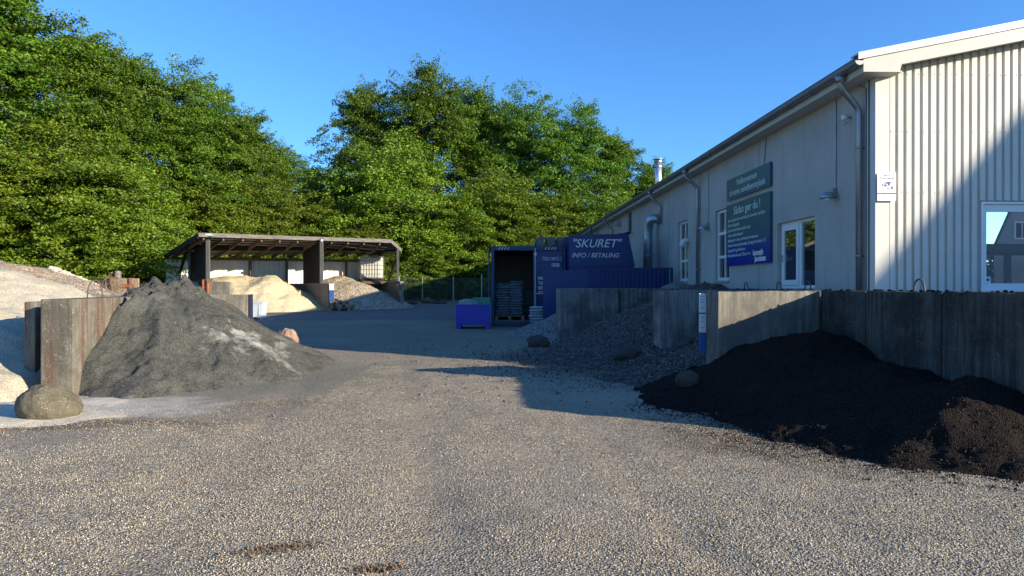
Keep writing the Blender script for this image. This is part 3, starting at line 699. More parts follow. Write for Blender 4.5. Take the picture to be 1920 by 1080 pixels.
def window(parent, y0, y1, z0, z1, cols, rows, setback=.07):
    f = MB(); x = XB+setback; fr = .07; m_ = .045
    f.box(x, y0, z0, x+.07, y0+fr, z1); f.box(x, y1-fr, z0, x+.07, y1, z1)
    f.box(x, y0+fr, z0, x+.07, y1-fr, z0+fr); f.box(x, y0+fr, z1-fr, x+.07, y1-fr, z1)
    for i in range(1, cols):
        y = y0+(y1-y0)*i/cols; f.box(x+.002, y-m_/2, z0+fr, x+.06, y+m_/2, z1-fr)
    for k in range(1, rows):
        z = z0+(z1-z0)*k/rows
        for i in range(cols):
            a = y0+fr if i == 0 else y0+(y1-y0)*i/cols+m_/2; b = y1-fr if i == cols-1 else y0+(y1-y0)*(i+1)/cols-m_/2
            f.box(x, a, z-.035, x+.058, b, z+.035)
    fo = f.build('window', M_white_frame, parent, origin=(x, (y0+y1)/2, z0))
    g = MB(); g.box(x+.03, y0+fr*.5, z0+fr*.5, x+.042, y1-fr*.5, z1-fr*.5); g.build('pane', M_glass, fo)
    s = MB(); s.box(XB-.05, y0-.04, z0-.05, XB+setback-.002, y1+.04, z0-.012); s.build('sill', M_wallpaint, fo)
    return fo
window(bw, *w3, 2, 3); window(bw, *w2, 2, 3)
# glazed door unit
y0, y1, z0, z1 = dr; ym = Yof(1493); x = XB+.08
f = MB(); fr = .06
f.box(x, y0, z0, x+.08, y0+fr, z1); f.box(x, y1-fr, z0, x+.08, y1, z1); f.box(x, y0+fr, z0, x+.08, y1-fr, z0+.05); f.box(x, y0+fr, z1-fr, x+.08, y1-fr, z1); f.box(x, ym-.04, z0+.05, x+.08, ym+.04, z1-fr)
dro = f.build('door', M_white_frame, bw, origin=(x, (y0+y1)/2, z0))
f = MB(); a, b, c, d = ym+.045, y1-fr-.005, z0+.055, z1-fr-.005; ff = .10; xx = x-.02
f.box(xx, a, c, xx+.06, a+ff, d); f.box(xx, b-ff, c, xx+.06, b, d); f.box(xx, a+ff, c, xx+.06, b-ff, c+ff); f.box(xx, a+ff, d-ff, xx+.06, b-ff, d)
f.build('leaf', M_white_frame, dro)
f = MB(); f.box(xx+.02, a+ff*.8, c+ff*.8, xx+.035, b-ff*.8, d-ff*.8); f.build('pane', M_glass, dro)
f = MB(); f.box(x+.03, y0+fr*.6, z0+.03, x+.045, ym-.03, z1-fr*.6); f.build('pane', M_glass, dro)
f = MB(); f.box(xx-.03, b-.06, c+.45, xx-.002, b-.04, c+.60); f.build('handle', M_rod, dro)
# gable: ribbed cladding with opening
gx0 = at(1668, 300, 9.97).x; gwin = (at(1840, 460, 10.).x, at(1840, 460, 10.).x+1.9, 1.405, at(1845, 383, 10.).z)
def vtop(x): return zv-.24+(x-XE)*PITCH if x < XR else zv-.24+(2*XR-x-XE)*PITCH
mb = MB(); x = gx0; prof = []
while x < XB+WID-.2:
    prof += [(x, .0), (x+.005, -.034), (x+.080, -.034), (x+.085, .0)]; x += .124
for (xa, da), (xb, db) in zip(prof, prof[1:]):
    if xa > XB+10: break
    zt = vtop((xa+xb)/2)
    segs = [(-.1, zt)]
    if xb > gwin[0] and xa < gwin[1]: segs = [(-.1, gwin[2]-.05), (gwin[3]+.05, zt)]
    for za, zb in segs:
        mb.face([(xa, YB+da, za), (xb, YB+db, za), (xb, YB+db, vtop(xb) if zb == zt else zb), (xa, YB+da, vtop(xa) if zb == zt else zb)])
# screws
mb.mi = 0
for k, xr in enumerate(np.arange(gx0+.045, XB+3.2, .124)):
    for zz in (1.95, 2.85, 3.75, 4.6):
        zq = zz+(.0 if k % 2 else .0)
        if zq < vtop(xr)-.1 and not (gwin[0]-.02 < xr < gwin[1] and zq < gwin[3]+.1): mb.obox((xr+(.02 if k % 2 else -.02), YB-.036, zq), (.014, .008, .014))
mb.build('gable_cladding', M_clad, bw)
mb = MB(); mb.box(XB-.01, YB-.035, -.1, gx0-.005, YB+.02, vtop(XB+.1)-.0); mb.box(XB-.012, YB+.02, -.1, XB-.003, YB+.24, zsof)
mb.build('corner_flashing', M_clad, bw)
mb = MB(); mb.box(XB+.3, YB+.03, -.1, gwin[0]-.001, YB+.06, 4.5); mb.box(gwin[1]+.001, YB+.03, -.1, XB+WID-.3, YB+.06, 4.5)
mb.build('backing', M_joint, bw)
# gable window
mb = MB(); a, b, c, d = gwin; t = .035; yb_ = YB-.05
mb.box(a-t, yb_, c-t, a, YB+.04, d+t); mb.box(b, yb_, c-t, b+t, YB+.04, d+t); mb.box(a, yb_, d, b, YB+.04, d+t); mb.box(a, yb_, c-t, b, YB+.04, c)
mb.mi = 0; fr = .07; yi = YB-.01
mb.box(a+.001, yi, c+.001, a+fr, YB+.05, d-.001); mb.box(b-fr, yi, c+.001, b-.001, YB+.05, d-.001); mb.box(a+fr, yi, d-.11, b-fr, YB+.05, d-.001); mb.box(a+fr, yi, c+.001, b-fr, YB+.05, c+.09)
wo_ = mb.build('window', M_white_frame, bw, origin=(a, YB, c))
g = MB(); g.box(a+fr*.6, YB+.022, c+.05, b-fr*.6, YB+.03, d-.06); g.build('pane', M_glassm, wo_)
g = MB(); g.box(a+fr+.005, YB+.014, c+.095, a+fr+.08, YB+.02, c+.19); g.build('sticker', M_paper, wo_)
g = MB(); g.box(a+fr+.022, YB+.010, c+.125, a+fr+.062, YB+.0135, c+.165); g.build('sticker_print', M_navy, wo_)
# roof
def zr(x): return zv-.02+(x-XE)*PITCH
mb = MB(); y0r, y1r = 9.72, YE+.3
mb.hexa([(XE, y0r, zr(XE)-.06), (XR, y0r, zr(XR)-.06), (XR, y1r, zr(XR)-.06), (XE, y1r, zr(XE)-.06), (XE, y0r, zr(XE)), (XR, y0r, zr(XR)), (XR, y1r, zr(XR)), (XE, y1r, zr(XE))])
X2 = 2*XR-XE
mb.hexa([(XR+.001, y0r, zr(XR)-.06), (X2, y0r, zr(XE)-.06), (X2, y1r, zr(XE)-.06), (XR+.001, y1r, zr(XR)-.06), (XR+.001, y0r, zr(XR)), (X2, y0r, zr(XE)), (X2, y1r, zr(XE)), (XR+.001, y1r, zr(XR))])
mb.build('roof', M_roof, bw)
mb = MB()   # verge cap and verge board
for xa, xb in ((XE-.03, XR), (X2, XR+.002)):
    za, zb = zr(XE), zr(XR)
    mb.hexa([(xa, 9.66, za+.004), (xb, 9.66, zb+.004), (xb, 9.86, zb+.004), (xa, 9.86, za+.004), (xa, 9.66, za+.03), (xb, 9.66, zb+.03), (xb, 9.86, zb+.03), (xa, 9.86, za+.03)] if xa < xb else
            [(xb, 9.66, zb+.004), (xa, 9.66, za+.004), (xa, 9.86, za+.004), (xb, 9.86, zb+.004), (xb, 9.66, zb+.03), (xa, 9.66, za+.03), (xa, 9.86, za+.03), (xb, 9.86, zb+.03)])
xa, xb = XE-.03, XR
mb.hexa([(xa, 9.64, zr(XE)-.07), (xb, 9.64, zr(XR)-.07), (xb, 9.66, zr(XR)-.07), (xa, 9.66, zr(XE)-.07), (xa, 9.64, zr(XE)+.032), (xb, 9.64, zr(XR)+.032), (xb, 9.659, zr(XR)+.032), (xa, 9.659, zr(XE)+.032)])
mb.build('verge_cap', M_cap, bw)
mb = MB(); xv = XE+.06
mb.prism([(xv, 9.67, zr(xv)-.07), (XR, 9.67, zr(XR)-.07), (XR, 9.67, zr(XR)-.25), (gx0, 9.67, zr(gx0)-.25), (gx0-.03, 9.67, zr(xv)-.25), (xv, 9.67, zr(xv)-.25)], (0, .045, 0))
mb.build('verge_board', M_trimwhite, bw)
mb = MB()   # soffits and eave board
mb.box(XE+.10, 9.72, zsof, XB+.24, YE, zsof+.02)
mb.prism([(XB+.26, 9.72, vtop(XB+.26)+.005), (XR, 9.72, vtop(XR)+.005), (XR, 9.72, vtop(XR)+.025), (XB+.26, 9.72, vtop(XB+.26)+.025)], (0, .3, 0))
mb.build('soffit', M_trimwhite, bw)
mb = MB(); mb.box(XE+.08, 9.72, zsof-.01, XE+.098, YE, zr(XE)-.065); mb.build('eave_board', M_trimwhite, bw)
# gutter: half round along the eave
mb = MB(); gxc = XE-.0; gzc = zr(XE)-.08; rg = .065; n = 8
ring = [(gxc+rg*cos(pi+pi*i/n), gzc+rg*sin(pi+pi*i/n)) for i in range(n+1)]
for (xa, za), (xb, zb) in zip(ring, ring[1:]): mb.face([(xa, 9.68, za), (xb, 9.68, zb), (xb, YE, zb), (xa, YE, za)]); mb.face([(xa+.003, 9.68, za+.003), (xa+.003, YE, za+.003), (xb, YE, zb+.004), (xb, 9.68, zb+.004)])
mb.tube([(gxc-rg, 9.68, gzc), (gxc-rg, YE, gzc)], .009, 6)
for y in np.arange(10.2, YE, .9): mb.box(gxc-rg-.006, y, gzc-rg-.012, gxc+rg, y+.025, gzc-rg-.004)
mb.face([(a, 9.685, b) for a, b in ring])
gu = mb.build('gutter', M_zinc, bw)
mb = MB(); mb.prism([(a, 9.66, b) for a, b in ring], (0, .018, 0)); mb.build('gutter_end', M_trimwhite, bw)
for i, (pxo, pxw) in enumerate(((1575, 1611), (1284, 1308), (1218, 1238), (1133, 1147), (1107, 1112))):
    yo = atX(pxo, 537, XE+.0).y; yw = atX(pxw, 537, XB-.07).y; yo = min(yo, yw+1.2)
    mb = MB(); xw = XB-.075
    zb = 1.25 if i != 2 else 3.55
    path = bend([(gxc, yo, gzc-rg+.01), (gxc, yo, gzc-rg-.16), (xw, yw, gzc-rg-.47), (xw, yw, zb)], .09, 5)
    mb.tube(path, .046, 12); mb.tube([(gxc, yo, gzc-rg+.01), (gxc, yo, gzc-rg-.10)], [.085, .05], 12)
    for zc in (3.55, 1.9):
        if zc > zb: mb.tube([(xw, yw, zc), (xw, yw, zc+.03)], .053, 12); mb.box(xw, yw-.012, zc, XB, yw+.012, zc+.03)
    mb.build('downspout', M_zinc, bw, smooth=True)
# conduit beside the corner
mb = MB(); mb.tube([(XB-.02, 10.12, 1.3), (XB-.02, 10.12, zsof)], .012, 6); mb.build('conduit', M_joint, bw); mb = MB(); mb.tube([(XB-.02, 10.20, 1.3), (XB-.02, 10.20, zsof-.1), (XB-.08, 10.3, zsof-.02)], .008, 6); mb.build('conduit', M_joint, bw)

# wall mounted things
def dome_lamp(px, py, label):
    p = atX(px, py, XB-.10); r = empty('wall_lamp', (XB, p.y, p.z), label, 'lamp', 'dome wall lamps')
    mb = MB(); prof = [(0, .11), (.05, .105), (.09, .08), (.12, .03), (.13, 0)]
    pr = [Vector((XB-.15, p.y, p.z+h)) for _, h in prof]; mb.tube(pr, [max(q, .004) for q, _ in prof], 16); mb.build('shade', M_galv, r, smooth=True)
    mb = MB(); mb.tube([(XB-.015, p.y, p.z+.08), (XB-.015, p.y, zsof)], .013, 8); mb.box(XB-.06, p.y-.03, p.z+.09, XB, p.y+.03, p.z+.17); mb.build('conduit', M_zinc, r)
    mb = MB(); mb.tube([(XB-.15, p.y, p.z-.03), (XB-.15, p.y, p.z)], .05, 12); mb.build('bulb_cover', M_paper, r)
dome_lamp(1557, 372, 'grey dome wall lamp right above the glazed door, near the downspout')
dome_lamp(1322, 430, 'grey dome wall lamp left of the window half hidden by the sign')
def board(y0, y1, z0, z1, m, label, name='sign_board'):
    r = empty(name, (XB, (y0+y1)/2, z0), label, 'sign')
    mb = MB(); mb.box(XB-.06, y0, z0, XB-.02, y1, z1); mb.build('panel', m, r)
    for y in (y0+.3, y1-.3): mb = MB(); mb.box(XB-.0205, y-.02, z0+.05, XB-.0005, y+.02, z1-.05); mb.build('bracket', M_joint, r)
    return r
sy0, sy1 = Yof(1449), Yof(1367); syc = (sy0+sy1)/2; xs_ = XB-.0625
r1 = board(sy0, sy1, 3.49, 3.98, M_sign1, 'narrow teal welcome sign above the large instruction board')
text('Velkommen', .20, M_letter2, r1, face_left((xs_, syc, 3.835)), sx=1.25)
text('til vores selvafhenterplads', .20, M_letter2, r1, face_left((xs_, syc, 3.635)), sx=1.0)
r2 = board(sy0, sy1, 1.935, 3.385, M_sign2, 'large teal and blue instruction board with white text lines on the warehouse wall')
text('Sådan gør du !', .26, M_letter2, r2, face_left((xs_, syc+.0, 3.20)), sx=1.05)
lines = ['Kør ind og læs det materiale, som du ønsker med hjem', 'Find en ledig plads', 'Læs selv med skovlen, husk at veje', 'Husk at dække læsset til',
         'Betaling sker i skuret ved siden af containeren', 'Henter du mere end en trailer, så ring til os inden kl. 15', 'Spørgsmål: ring til kontoret', 'Henvendelse kan ske i "Skuret"']
for i, s in enumerate(lines):
    text(s, .105, M_letter2, r2, face_left((xs_, sy1-.10, 3.0-i*.118)), align='LEFT', sx=.95)
text('kenneth', .17, M_letter, r2, face_left((xs_, sy0+.62, 2.17)), bold=.006); text('jacobsen', .17, M_letter, r2, face_left((xs_, sy0+.50, 2.04)), bold=.006)
text('Mvh', .07, M_letter, r2, face_left((xs_, sy0+1.10, 2.17)))
mb = MB(); mb.tube([(XB-.02, Yof(1434), 4.0), (XB-.015, Yof(1438), zsof-.01)], .008, 6)
o = mb.build('sign_cable', M_joint, origin=(XB, Yof(1436), 4)); tag(o, 'thin dark cable hanging down to the teal welcome sign', 'cable')
# large duct
yd = Yof(1233); r = empty('ventilation_duct', (XB, yd, 1.3), 'fat galvanised duct bending out of the warehouse wall behind the blue fence', 'duct')
mb = MB(); mb.tube(bend([(XB-.001, yd-.35, 3.72), (XB-.30, yd-.2, 3.78), (XB-.34, yd, 3.4), (XB-.34, yd, 1.3)], .2, 6), .16, 18)
for z in (1.8, 2.5, 3.2): mb.tube([(XB-.34, yd, z), (XB-.34, yd, z+.03)], .168, 18)
mb.build('pipe', M_galv, r, smooth=True)
mb = MB(); mb.box(XB-.2, yd-.02, 2.5, XB, yd+.02, 2.54); mb.build('bracket', M_zinc, r)
# flue
fp = at(1234, 342, 26.); ft = at(1234, 303, 26.)
r = empty('flue_pipe', (fp.x, 26, zr(fp.x)), 'shiny steel flue pipe rising from the warehouse roof edge', 'chimney')
mb = MB(); mb.tube([(fp.x, 26, zr(fp.x)-.1), (fp.x, 26, ft.z)], .135, 18); mb.build('pipe', M_steel, r, smooth=True)
mb = MB()
for z in (ft.z-.02, ft.z-.22): mb.tube([(fp.x, 26, z), (fp.x, 26, z+.04)], .155, 18)
mb.tube([(fp.x, 26, ft.z+.07), (fp.x, 26, ft.z+.09)], .19, 18); mb.build('collar', M_zinc, r)
# small wall fittings
p = atX(1182, 416, XB); mb = MB()
for i in range(8): mb.obox((XB-.02, p.y, p.z-.32+i*.09), (.05, .42, .05), ry=.5)
mb.box(XB-.015, p.y-.24, p.z-.38, XB, p.y+.24, p.z+.38); o = mb.build('vent_grille', M_joint, origin=(XB, p.y, p.z)); tag(o, 'tall louvred vent grille high on the warehouse wall', 'vent')
p = atX(1163, 419, XB); mb = MB(); mb.prism([(XB, p.y-.15, p.z-.12), (XB-.28, p.y-.15, p.z-.12), (XB-.22, p.y-.15, p.z+.08), (XB, p.y-.15, p.z+.2)], (0, .3, 0))
o = mb.build('vent_hood', M_galv, origin=(XB, p.y, p.z)); tag(o, 'small hooded wall vent left of the tall vent grille', 'vent')
p = atX(1291, 455, XB); mb = MB(); mb.tube(bend([(XB, p.y, p.z+.06), (XB-.16, p.y, p.z+.06), (XB-.2, p.y, p.z-.12)], .08), .07, 12)
o = mb.build('exhaust_elbow', M_paper, origin=(XB, p.y, p.z), smooth=True); tag(o, 'white exhaust elbow on the wall beside the farther white window', 'vent')
p = atX(1186, 437, XB); r = empty('security_camera', (XB, p.y, p.z), 'dark security camera hanging on a bracket below the vent grille', 'camera')
mb = MB(); mb.obox((XB-.22, p.y-.05, p.z), (.28, .09, .09), ry=-.3); mb.build('housing', M_black, r); mb = MB(); mb.tube([(XB, p.y, p.z+.05), (XB-.15, p.y, p.z+.02)], .02, 8); mb.build('arm', M_zinc, r)
p = atX(1595, 220, XB); r = empty('flood_lamp', (XB, p.y, p.z), 'small white lamp with sensor beside the downspout near the corner', 'lamp')
mb = MB(); blob(mb, (XB-.10, p.y, p.z), .05, 3, sub=2); mb.build('head', M_paper, r, smooth=True); mb = MB(); mb.tube([(XB, p.y-.0, p.z), (XB-.08, p.y, p.z)], .018, 8); blob(mb, (XB-.08, p.y, p.z-.1), .025, 4); mb.build('sensor', M_galv, r)
# camera warning sign on the gable corner
c0 = at(1643, 377, 9.95); c1 = at(1678, 324, 9.95); r = empty('warning_sign', (c0.x, 9.95, c0.z), 'white camera surveillance sign on the cream gable corner', 'sign')
mb = MB(); mb.box(c0.x, 9.922, c0.z, c1.x, 9.932, c1.z); mb.build('panel', M_paper, r)
cx, cz, ws = (c0.x+c1.x)/2, (c0.z+c1.z)/2, c1.x-c0.x
k = ws/35; yf = 9.9195
def P(u, v): return Vector((c0.x+(u-1643)*k, yf, c1.z-(v-324)*k))
mb = MB(); mb.prism([P(1654, 344.5), P(1662, 341), P(1669, 341), P(1667, 345), P(1664.5, 349.5), P(1662, 344.5)], (0, .002, 0))
mb.prism([P(1652, 345.5), P(1653.6, 345), P(1653.8, 349), P(1652.4, 348.5)], (0, .002, 0)); mb.prism([P(1655, 346), P(1660, 346), P(1661, 350.5), P(1656, 349)], (0, .002, 0))
mb.prism([P(1661.5, 352.3), P(1670, 351.7), P(1670, 353), P(1661.5, 354)], (0, .0019, 0)); mb.prism([P(1669.5, 349), P(1672, 350), P(1672, 355), P(1669.5, 355.5)], (0, .002, 0)); mb.build('camera_symbol', M_navy, r)
text('TV overvågning', .034, M_greyprint, r, face_cam(P(1661, 334.5)), ext=.001); text('VIDEO', .03, M_greyprint, r, face_cam(P(1661, 330)), ext=.001)
text('TV OG VIDEOOVERVÅGNING', .021, M_navy, r, face_cam(P(1661, 363)), ext=.001, bold=.001); text('Telefon 75 56 12 40', .018, M_greyprint, r, face_cam(P(1661, 371)), ext=.001)
mb = MB(); mb.prism([P(1645, 367.5), P(1676, 367.5), P(1676, 368), P(1645, 368)], (0, .001, 0)); mb.build('rule_line', M_greyprint, r)

# signs on the end of the pale divider
pe = Vector((P3.x, P3.y, 0)); dv = (Vector((Q3.x, Q3.y, 0))-pe).normalized(); nn = Vector((-dv.y, dv.x, 0))
def endboard(z0, z1, m, label, cat, out=.012, w0=.02, w1=.30, name='notice', prt=None):
    mb = MB(); a = pe-dv*out+nn*w0; b = pe-dv*out+nn*w1; c = b-dv*.01; d = a-dv*.01
    mb.hexa([Vector((q.x, q.y, z0)) for q in (a, b, c, d)]+[Vector((q.x, q.y, z1)) for q in (a, b, c, d)])
    if prt:
        r = empty(name, (a.x, a.y, z0), label, cat); mb.build('sheet', m, r)
        q = MB()
        for z in prt: q.hexa([Vector((p.x, p.y, z)) for p in (c+(d-c)*.15, c+(d-c)*.8, c+(d-c)*.8-dv*.001, c+(d-c)*.15-dv*.001)][::-1]+[Vector((p.x, p.y, z+.02)) for p in (c+(d-c)*.15, c+(d-c)*.8, c+(d-c)*.8-dv*.001, c+(d-c)*.15-dv*.001)][::-1])
        q.build('print', M_greyprint, r)
    else: tag(mb.build(name, m, origin=(a.x, a.y, z0)), label, cat)
so = .30
def sideboard(z0, z1, m, label, prt=None, name='notice'):
    c = pe+nn*.30+Vector((0,0,0)); a = c-dv*.10+nn*.0; 
    r = empty(name, (a.x, a.y, z0), label, 'notice'); mb = MB()
    p0 = pe+nn*.302-dv*.09; p1 = pe+nn*.302+dv*.02
    mb.hexa([Vector((q.x, q.y, z0)) for q in (p0, p1, p1+nn*.012, p0+nn*.012)]+[Vector((q.x, q.y, z1)) for q in (p0, p1, p1+nn*.012, p0+nn*.012)])
    mb.build('sheet', m, r)
    if prt:
        q = MB()
        for z in prt: q.hexa([Vector((t.x, t.y, z)) for t in (p0+dv*.015-nn*.0015, p0+dv*.075-nn*.0015, p0+dv*.075-nn*.0002, p0+dv*.015-nn*.0002)]+[Vector((t.x, t.y, z+.014)) for t in (p0+dv*.015-nn*.0015, p0+dv*.075-nn*.0015, p0+dv*.075-nn*.0002, p0+dv*.015-nn*.0002)])
        q.build('print', M_greyprint, r)
sideboard(1.08, 1.35, M_paper, 'upper white notice on the end of the pale divider', [1.30, 1.26, 1.22, 1.14])
sideboard(.80, 1.06, M_paper, 'lower white notice on the end of the pale divider', [1.0, .95, .86])
sideboard(.53, .79, M_bluesign, 'plain blue board below the two white notices on the pale divider')

# ------------------------------------------------------------------ shipping container
cl = at(921, 600, 22.3); xc0 = cl.x; xc1 = xc0+2.44; yc = 22.3; zc = gzf(22.3)+.02; hc = 2.6; LC = 6.05
r = empty('shipping_container', (xc0+1.2, yc, zc), 'blue shipping container with its left door open and bags stacked inside', 'container')
mb = MB()
def corr_side(mb, X, y0, y1, z0, z1, out):
    y = y0; p = []
    while y < y1-.2: p += [(y, 0), (y+.07, out), (y+.14, out), (y+.21, 0)]; y += .28
    p.append((y1, 0))
    for (a, da), (b, db) in zip(p, p[1:]): mb.face([(X+da, a, z0), (X+db, b, z0), (X+db, b, z1), (X+da, a, z1)])
corr_side(mb, xc0+.03, yc+.1, yc+LC, zc+.1, zc+hc-.055, .03); corr_side(mb, xc1-.03, yc+.1, yc+LC, zc+.1, zc+hc-.055, -.03)
mb.box(xc0+.03, yc+LC-.03, zc+.1, xc1-.03, yc+LC, zc+hc-.055); mb.build('side_walls', M_inside, r)
mb = MB(); mb.box(xc0+.01, yc+.05, zc+hc-.06, xc1-.01, yc+LC, zc+hc-.03)
mb.build('roof', M_blue2, r)
mb = MB(); mb.box(xc0, yc, zc, xc0+.10, yc+.12, zc+hc); mb.box(xc1-.10, yc, zc, xc1, yc+.12, zc+hc); mb.box(xc0+.101, yc, zc+hc-.14, xc1-.101, yc+.12, zc+hc+.002); mb.box(xc0+.101, yc, zc, xc1-.101, yc+.12, zc+.14)
for x in (xc0, xc1-.06): mb.box(x, yc+.121, zc+hc-.1, x+.06, yc+LC, zc+hc-.001); mb.box(x, yc+.121, zc, x+.06, yc+LC, zc+.12)
mb.build('frame', M_blue2, r, bevel=.006)
mb = MB()
for i in range(4): 
    for sx_ in (.22, 1.75): mb.prism([(xc0+sx_+i*.1, yc-.004, zc+hc-.11), (xc0+sx_+i*.1+.045, yc-.004, zc+hc-.11), (xc0+sx_+i*.1+.09, yc-.004, zc+hc-.03), (xc0+sx_+i*.1+.045, yc-.004, zc+hc-.03)], (0, .003, 0))
mb.build('hazard_stripes', M_yellow, r)
mb = MB(); mb.box(xc0+.10, yc+.13, zc+.12, xc1-.10, yc+LC-.05, zc+.16); mb.build('floor', M_pallet, r)
mb = MB(); x0 = at(1003, 600, yc).x-.06; mb.box(x0, yc+.02, zc+.15, xc1-.11, yc+.07, zc+hc-.15)
for zz in (.45, 1.0, 1.55, 2.05): mb.box(x0+.09, yc+.012, zc+zz, xc1-.16, yc+.019, zc+zz+.28)
do = mb.build('door', M_blue, r, bevel=.004)
mb = MB()
for xx in (x0+.07,): mb.tube([(xx, yc-.02, zc+.05), (xx, yc-.02, zc+hc-.06)], .022, 8)
for zz in (.1, .5, 2.3): mb.box(x0+.03, yc-.04, zc+zz, x0+.11, yc+.012, zc+zz+.09)
mb.obox((x0+.25, yc-.03, zc+1.05), (.36, .02, .03)); mb.obox((x0+.33, yc-.03, zc+1.08), (.03, .025, .16))
mb.build('lock_rod', M_rod, do)
text('TCIU 196122 2', .165, M_letter, do, face_cam((x0+.62, yc+.008, zc+2.19)), sx=.62); text('15GB', .165, M_letter, do, face_cam((x0+.73, yc+.008, zc+1.98)), sx=.72, bold=.004)
for i, s in enumerate(('MAX.G', 'TARE', 'NET', 'CU.CA')): text(s, .155, M_letter, do, face_cam((x0+.16, yc+.008, zc+1.55-i*.16)), align='LEFT', sx=.72, bold=.004)
mb = MB(); mb.box(xc0-.10, yc+.1, zc+.12, xc0-.05, yc+1.28, zc+hc-.12); mb.build('open_door', M_blue2, r, bevel=.005)
# pallets and bags
def pallet_mesh(loc, label=None, L=1.2, W=.8, group='wooden pallets'):
    r = empty('pallet', loc, label, 'pallet', group); x, y, z = loc
    mb = MB()
    for i in range(5): mb.box(x-L/2, y-W/2+i*(W-.1)/4, z+.122, x+L/2, y-W/2+i*(W-.1)/4+.1, z+.144)
    mb.build('deck_board', M_pallet, r)
    mb = MB()
    for dx in (-L/2+.001, -.05, L/2-.101):
        mb.box(x+dx, y-W/2+.001, z, x+dx+.1, y+W/2-.001, z+.022)
        for dy in (-W/2+.001, -.05, W/2-.101): mb.box(x+dx, y+dy, z+.023, x+dx+.1, y+dy+.1, z+.121)
    mb.build('blocks', M_pallet, r); return r
def bag_mesh(m, L=.52, W=.36, H=.10, seed=0):
    n1, n2 = 10, 8; v = []; f = []; rs = np.random.default_rng(seed)
    for s in (1, -1):
        for i in range(n1+1):
            for j in range(n2+1):
                u = i/n1*2-1; w_ = j/n2*2-1; e = max(0, (1-abs(u)**5)*(1-abs(w_)**5))**.5
                edge = 1-.06*(abs(w_)**2)*(abs(u) > .9)
                v.append((u*L/2*edge, w_*W/2, s*(H/2*e*(1+.16*vnoise(np.array(u*2.3+seed), np.array(w_*2.1+s), seed))+.002)))
    k = (n1+1)*(n2+1)
    for s in range(2):
        for i in range(n1):
            for j in range(n2):
                a = s*k+i*(n2+1)+j; q = (a, a+n2+1, a+n2+2, a+1); f.append(q if s == 0 else q[::-1])
    me = bpy.data.meshes.new('bag'); me.from_pydata([tuple(float(t) for t in p) for p in v], [], f); me.materials.append(m); me.shade_smooth(); return me
bags = [bag_mesh(M_bag, .50, .38, .105, i) for i in range(4)]; bagw = [bag_mesh(M_bagw, .48, .38, .10, i+9) for i in range(3)]
pallet_mesh((xc0+.62, yc+.85, zc+.165), 'wooden pallet under the dark bags inside the blue container', .98, .8)
proto = None
ORD = ['topmost', 'second', 'third', 'fourth', 'fifth', 'sixth', 'seventh', 'eighth', 'ninth', 'tenth', 'eleventh', 'lowest']
def bagcol(x, y, z, n, meshes, label, group, j=.02, cols=2, w=.44):
    for k in range(n):
        for c in range(cols):
            o = bpy.data.objects.new('bag', meshes[(k+c) % len(meshes)]); C.objects.link(o)
            o.location = (x+(c-(cols-1)/2)*w+random.uniform(-j, j), y+random.uniform(-j, j), z+.055+k*.088); o.rotation_euler = (random.uniform(-.03, .03), random.uniform(-.03, .03), random.uniform(-.06, .06)+(pi if k % 2 else 0))
            q = n-1-k; od = ORD[-1] if q == n-1 else ORD[q]; sd = (' left' if c == 0 else ' right') if cols == 2 else ''
            tag(o, label if n == 1 else f'{od}{sd} {label}', 'bag', group)
bagcol(xc0+.62, yc+.7, zc+.31, 12, bags, 'dark bag in the tall double stack in the container', 'dark bags in the tall stack in the container', j=.03)
bagcol(xc0+.86, yc+.7, zc+.31+12*.088, 1, bags, 'single dark bag lying crooked on top of the tall double stack', None, cols=1)
bagcol(xc0+1.22, yc+1.5, zc+.33, 9, bags, 'dark bag in the low single stack in the container', 'dark bags in the lower stack in the container', cols=1, j=.03)
pallet_mesh((xc0+1.30, yc+1.5, zc+.165), 'wooden pallet under the lower stack of dark bags', .6, .8)
wb = at(1006, 612, 21.6); wz = gzf(21.6)
pallet_mesh((wb.x, 21.6, wz), 'wooden pallet under the white bags outside the container door', .5, .5)
bagcol(wb.x, 21.6, wz+.145, 6, bagw, 'white bag in the stack outside the container door', 'white bags beside the container', cols=1)

# big blue pallet box with goods
g = G(887, 617); bx0 = at(855, 600, g.y).x; bx1 = at(919, 600, g.y).x; bz = g.z; bh = at(880, 571, g.y).z-bz; bd = 1.0
r = empty('pallet_box', (g.x, g.y, bz), 'bright cobalt blue plastic pallet box left of the container', 'box')
mb = MB(); t = .05; z0 = bz+.13
mb.box(bx0, g.y, z0, bx1, g.y+t, bz+bh); mb.box(bx0, g.y+bd-t, z0, bx1, g.y+bd, bz+bh); mb.box(bx0, g.y+t+.001, z0, bx0+t, g.y+bd-t-.001, bz+bh); mb.box(bx1-t, g.y+t+.001, z0, bx1, g.y+bd-t-.001, bz+bh); mb.box(bx0+t, g.y+t, z0, bx1-t, g.y+bd-t, z0+.04)
mb.box(bx0-.015, g.y-.015, bz+bh-.05, bx1+.015, g.y-.001, bz+bh+.003)
mb.build('body', M_boxblue, r, bevel=.01)
for x in (bx0, bx1-.16): 
    mb = MB(); mb.box(x, g.y, bz, x+.16, g.y+bd, z0-.002); mb.build('foot', M_boxblue, r, bevel=.008)
gy = g.y
mb = MB(); blob(mb, (bx0+.42, gy+.5, bz+bh+.02), .32, 21, sub=2, sx=1.15, sy=1.1, sz=.45); o = mb.build('plastic_sack', M_film, origin=(bx0+.42, gy+.5, bz+bh-.1), smooth=True); tag(o, 'crumpled grey plastic sack in the blue pallet box', 'sack')
r = empty('green_crate', (bx0+.8, gy+.6, bz+bh-.2), 'green plastic crate standing in the blue pallet box', 'crate'); mb = MB()
x0g, x1g = at(887, 0, gy+.5).x, at(919, 0, gy+.5).x; zt = at(900, 558, gy+.5).z
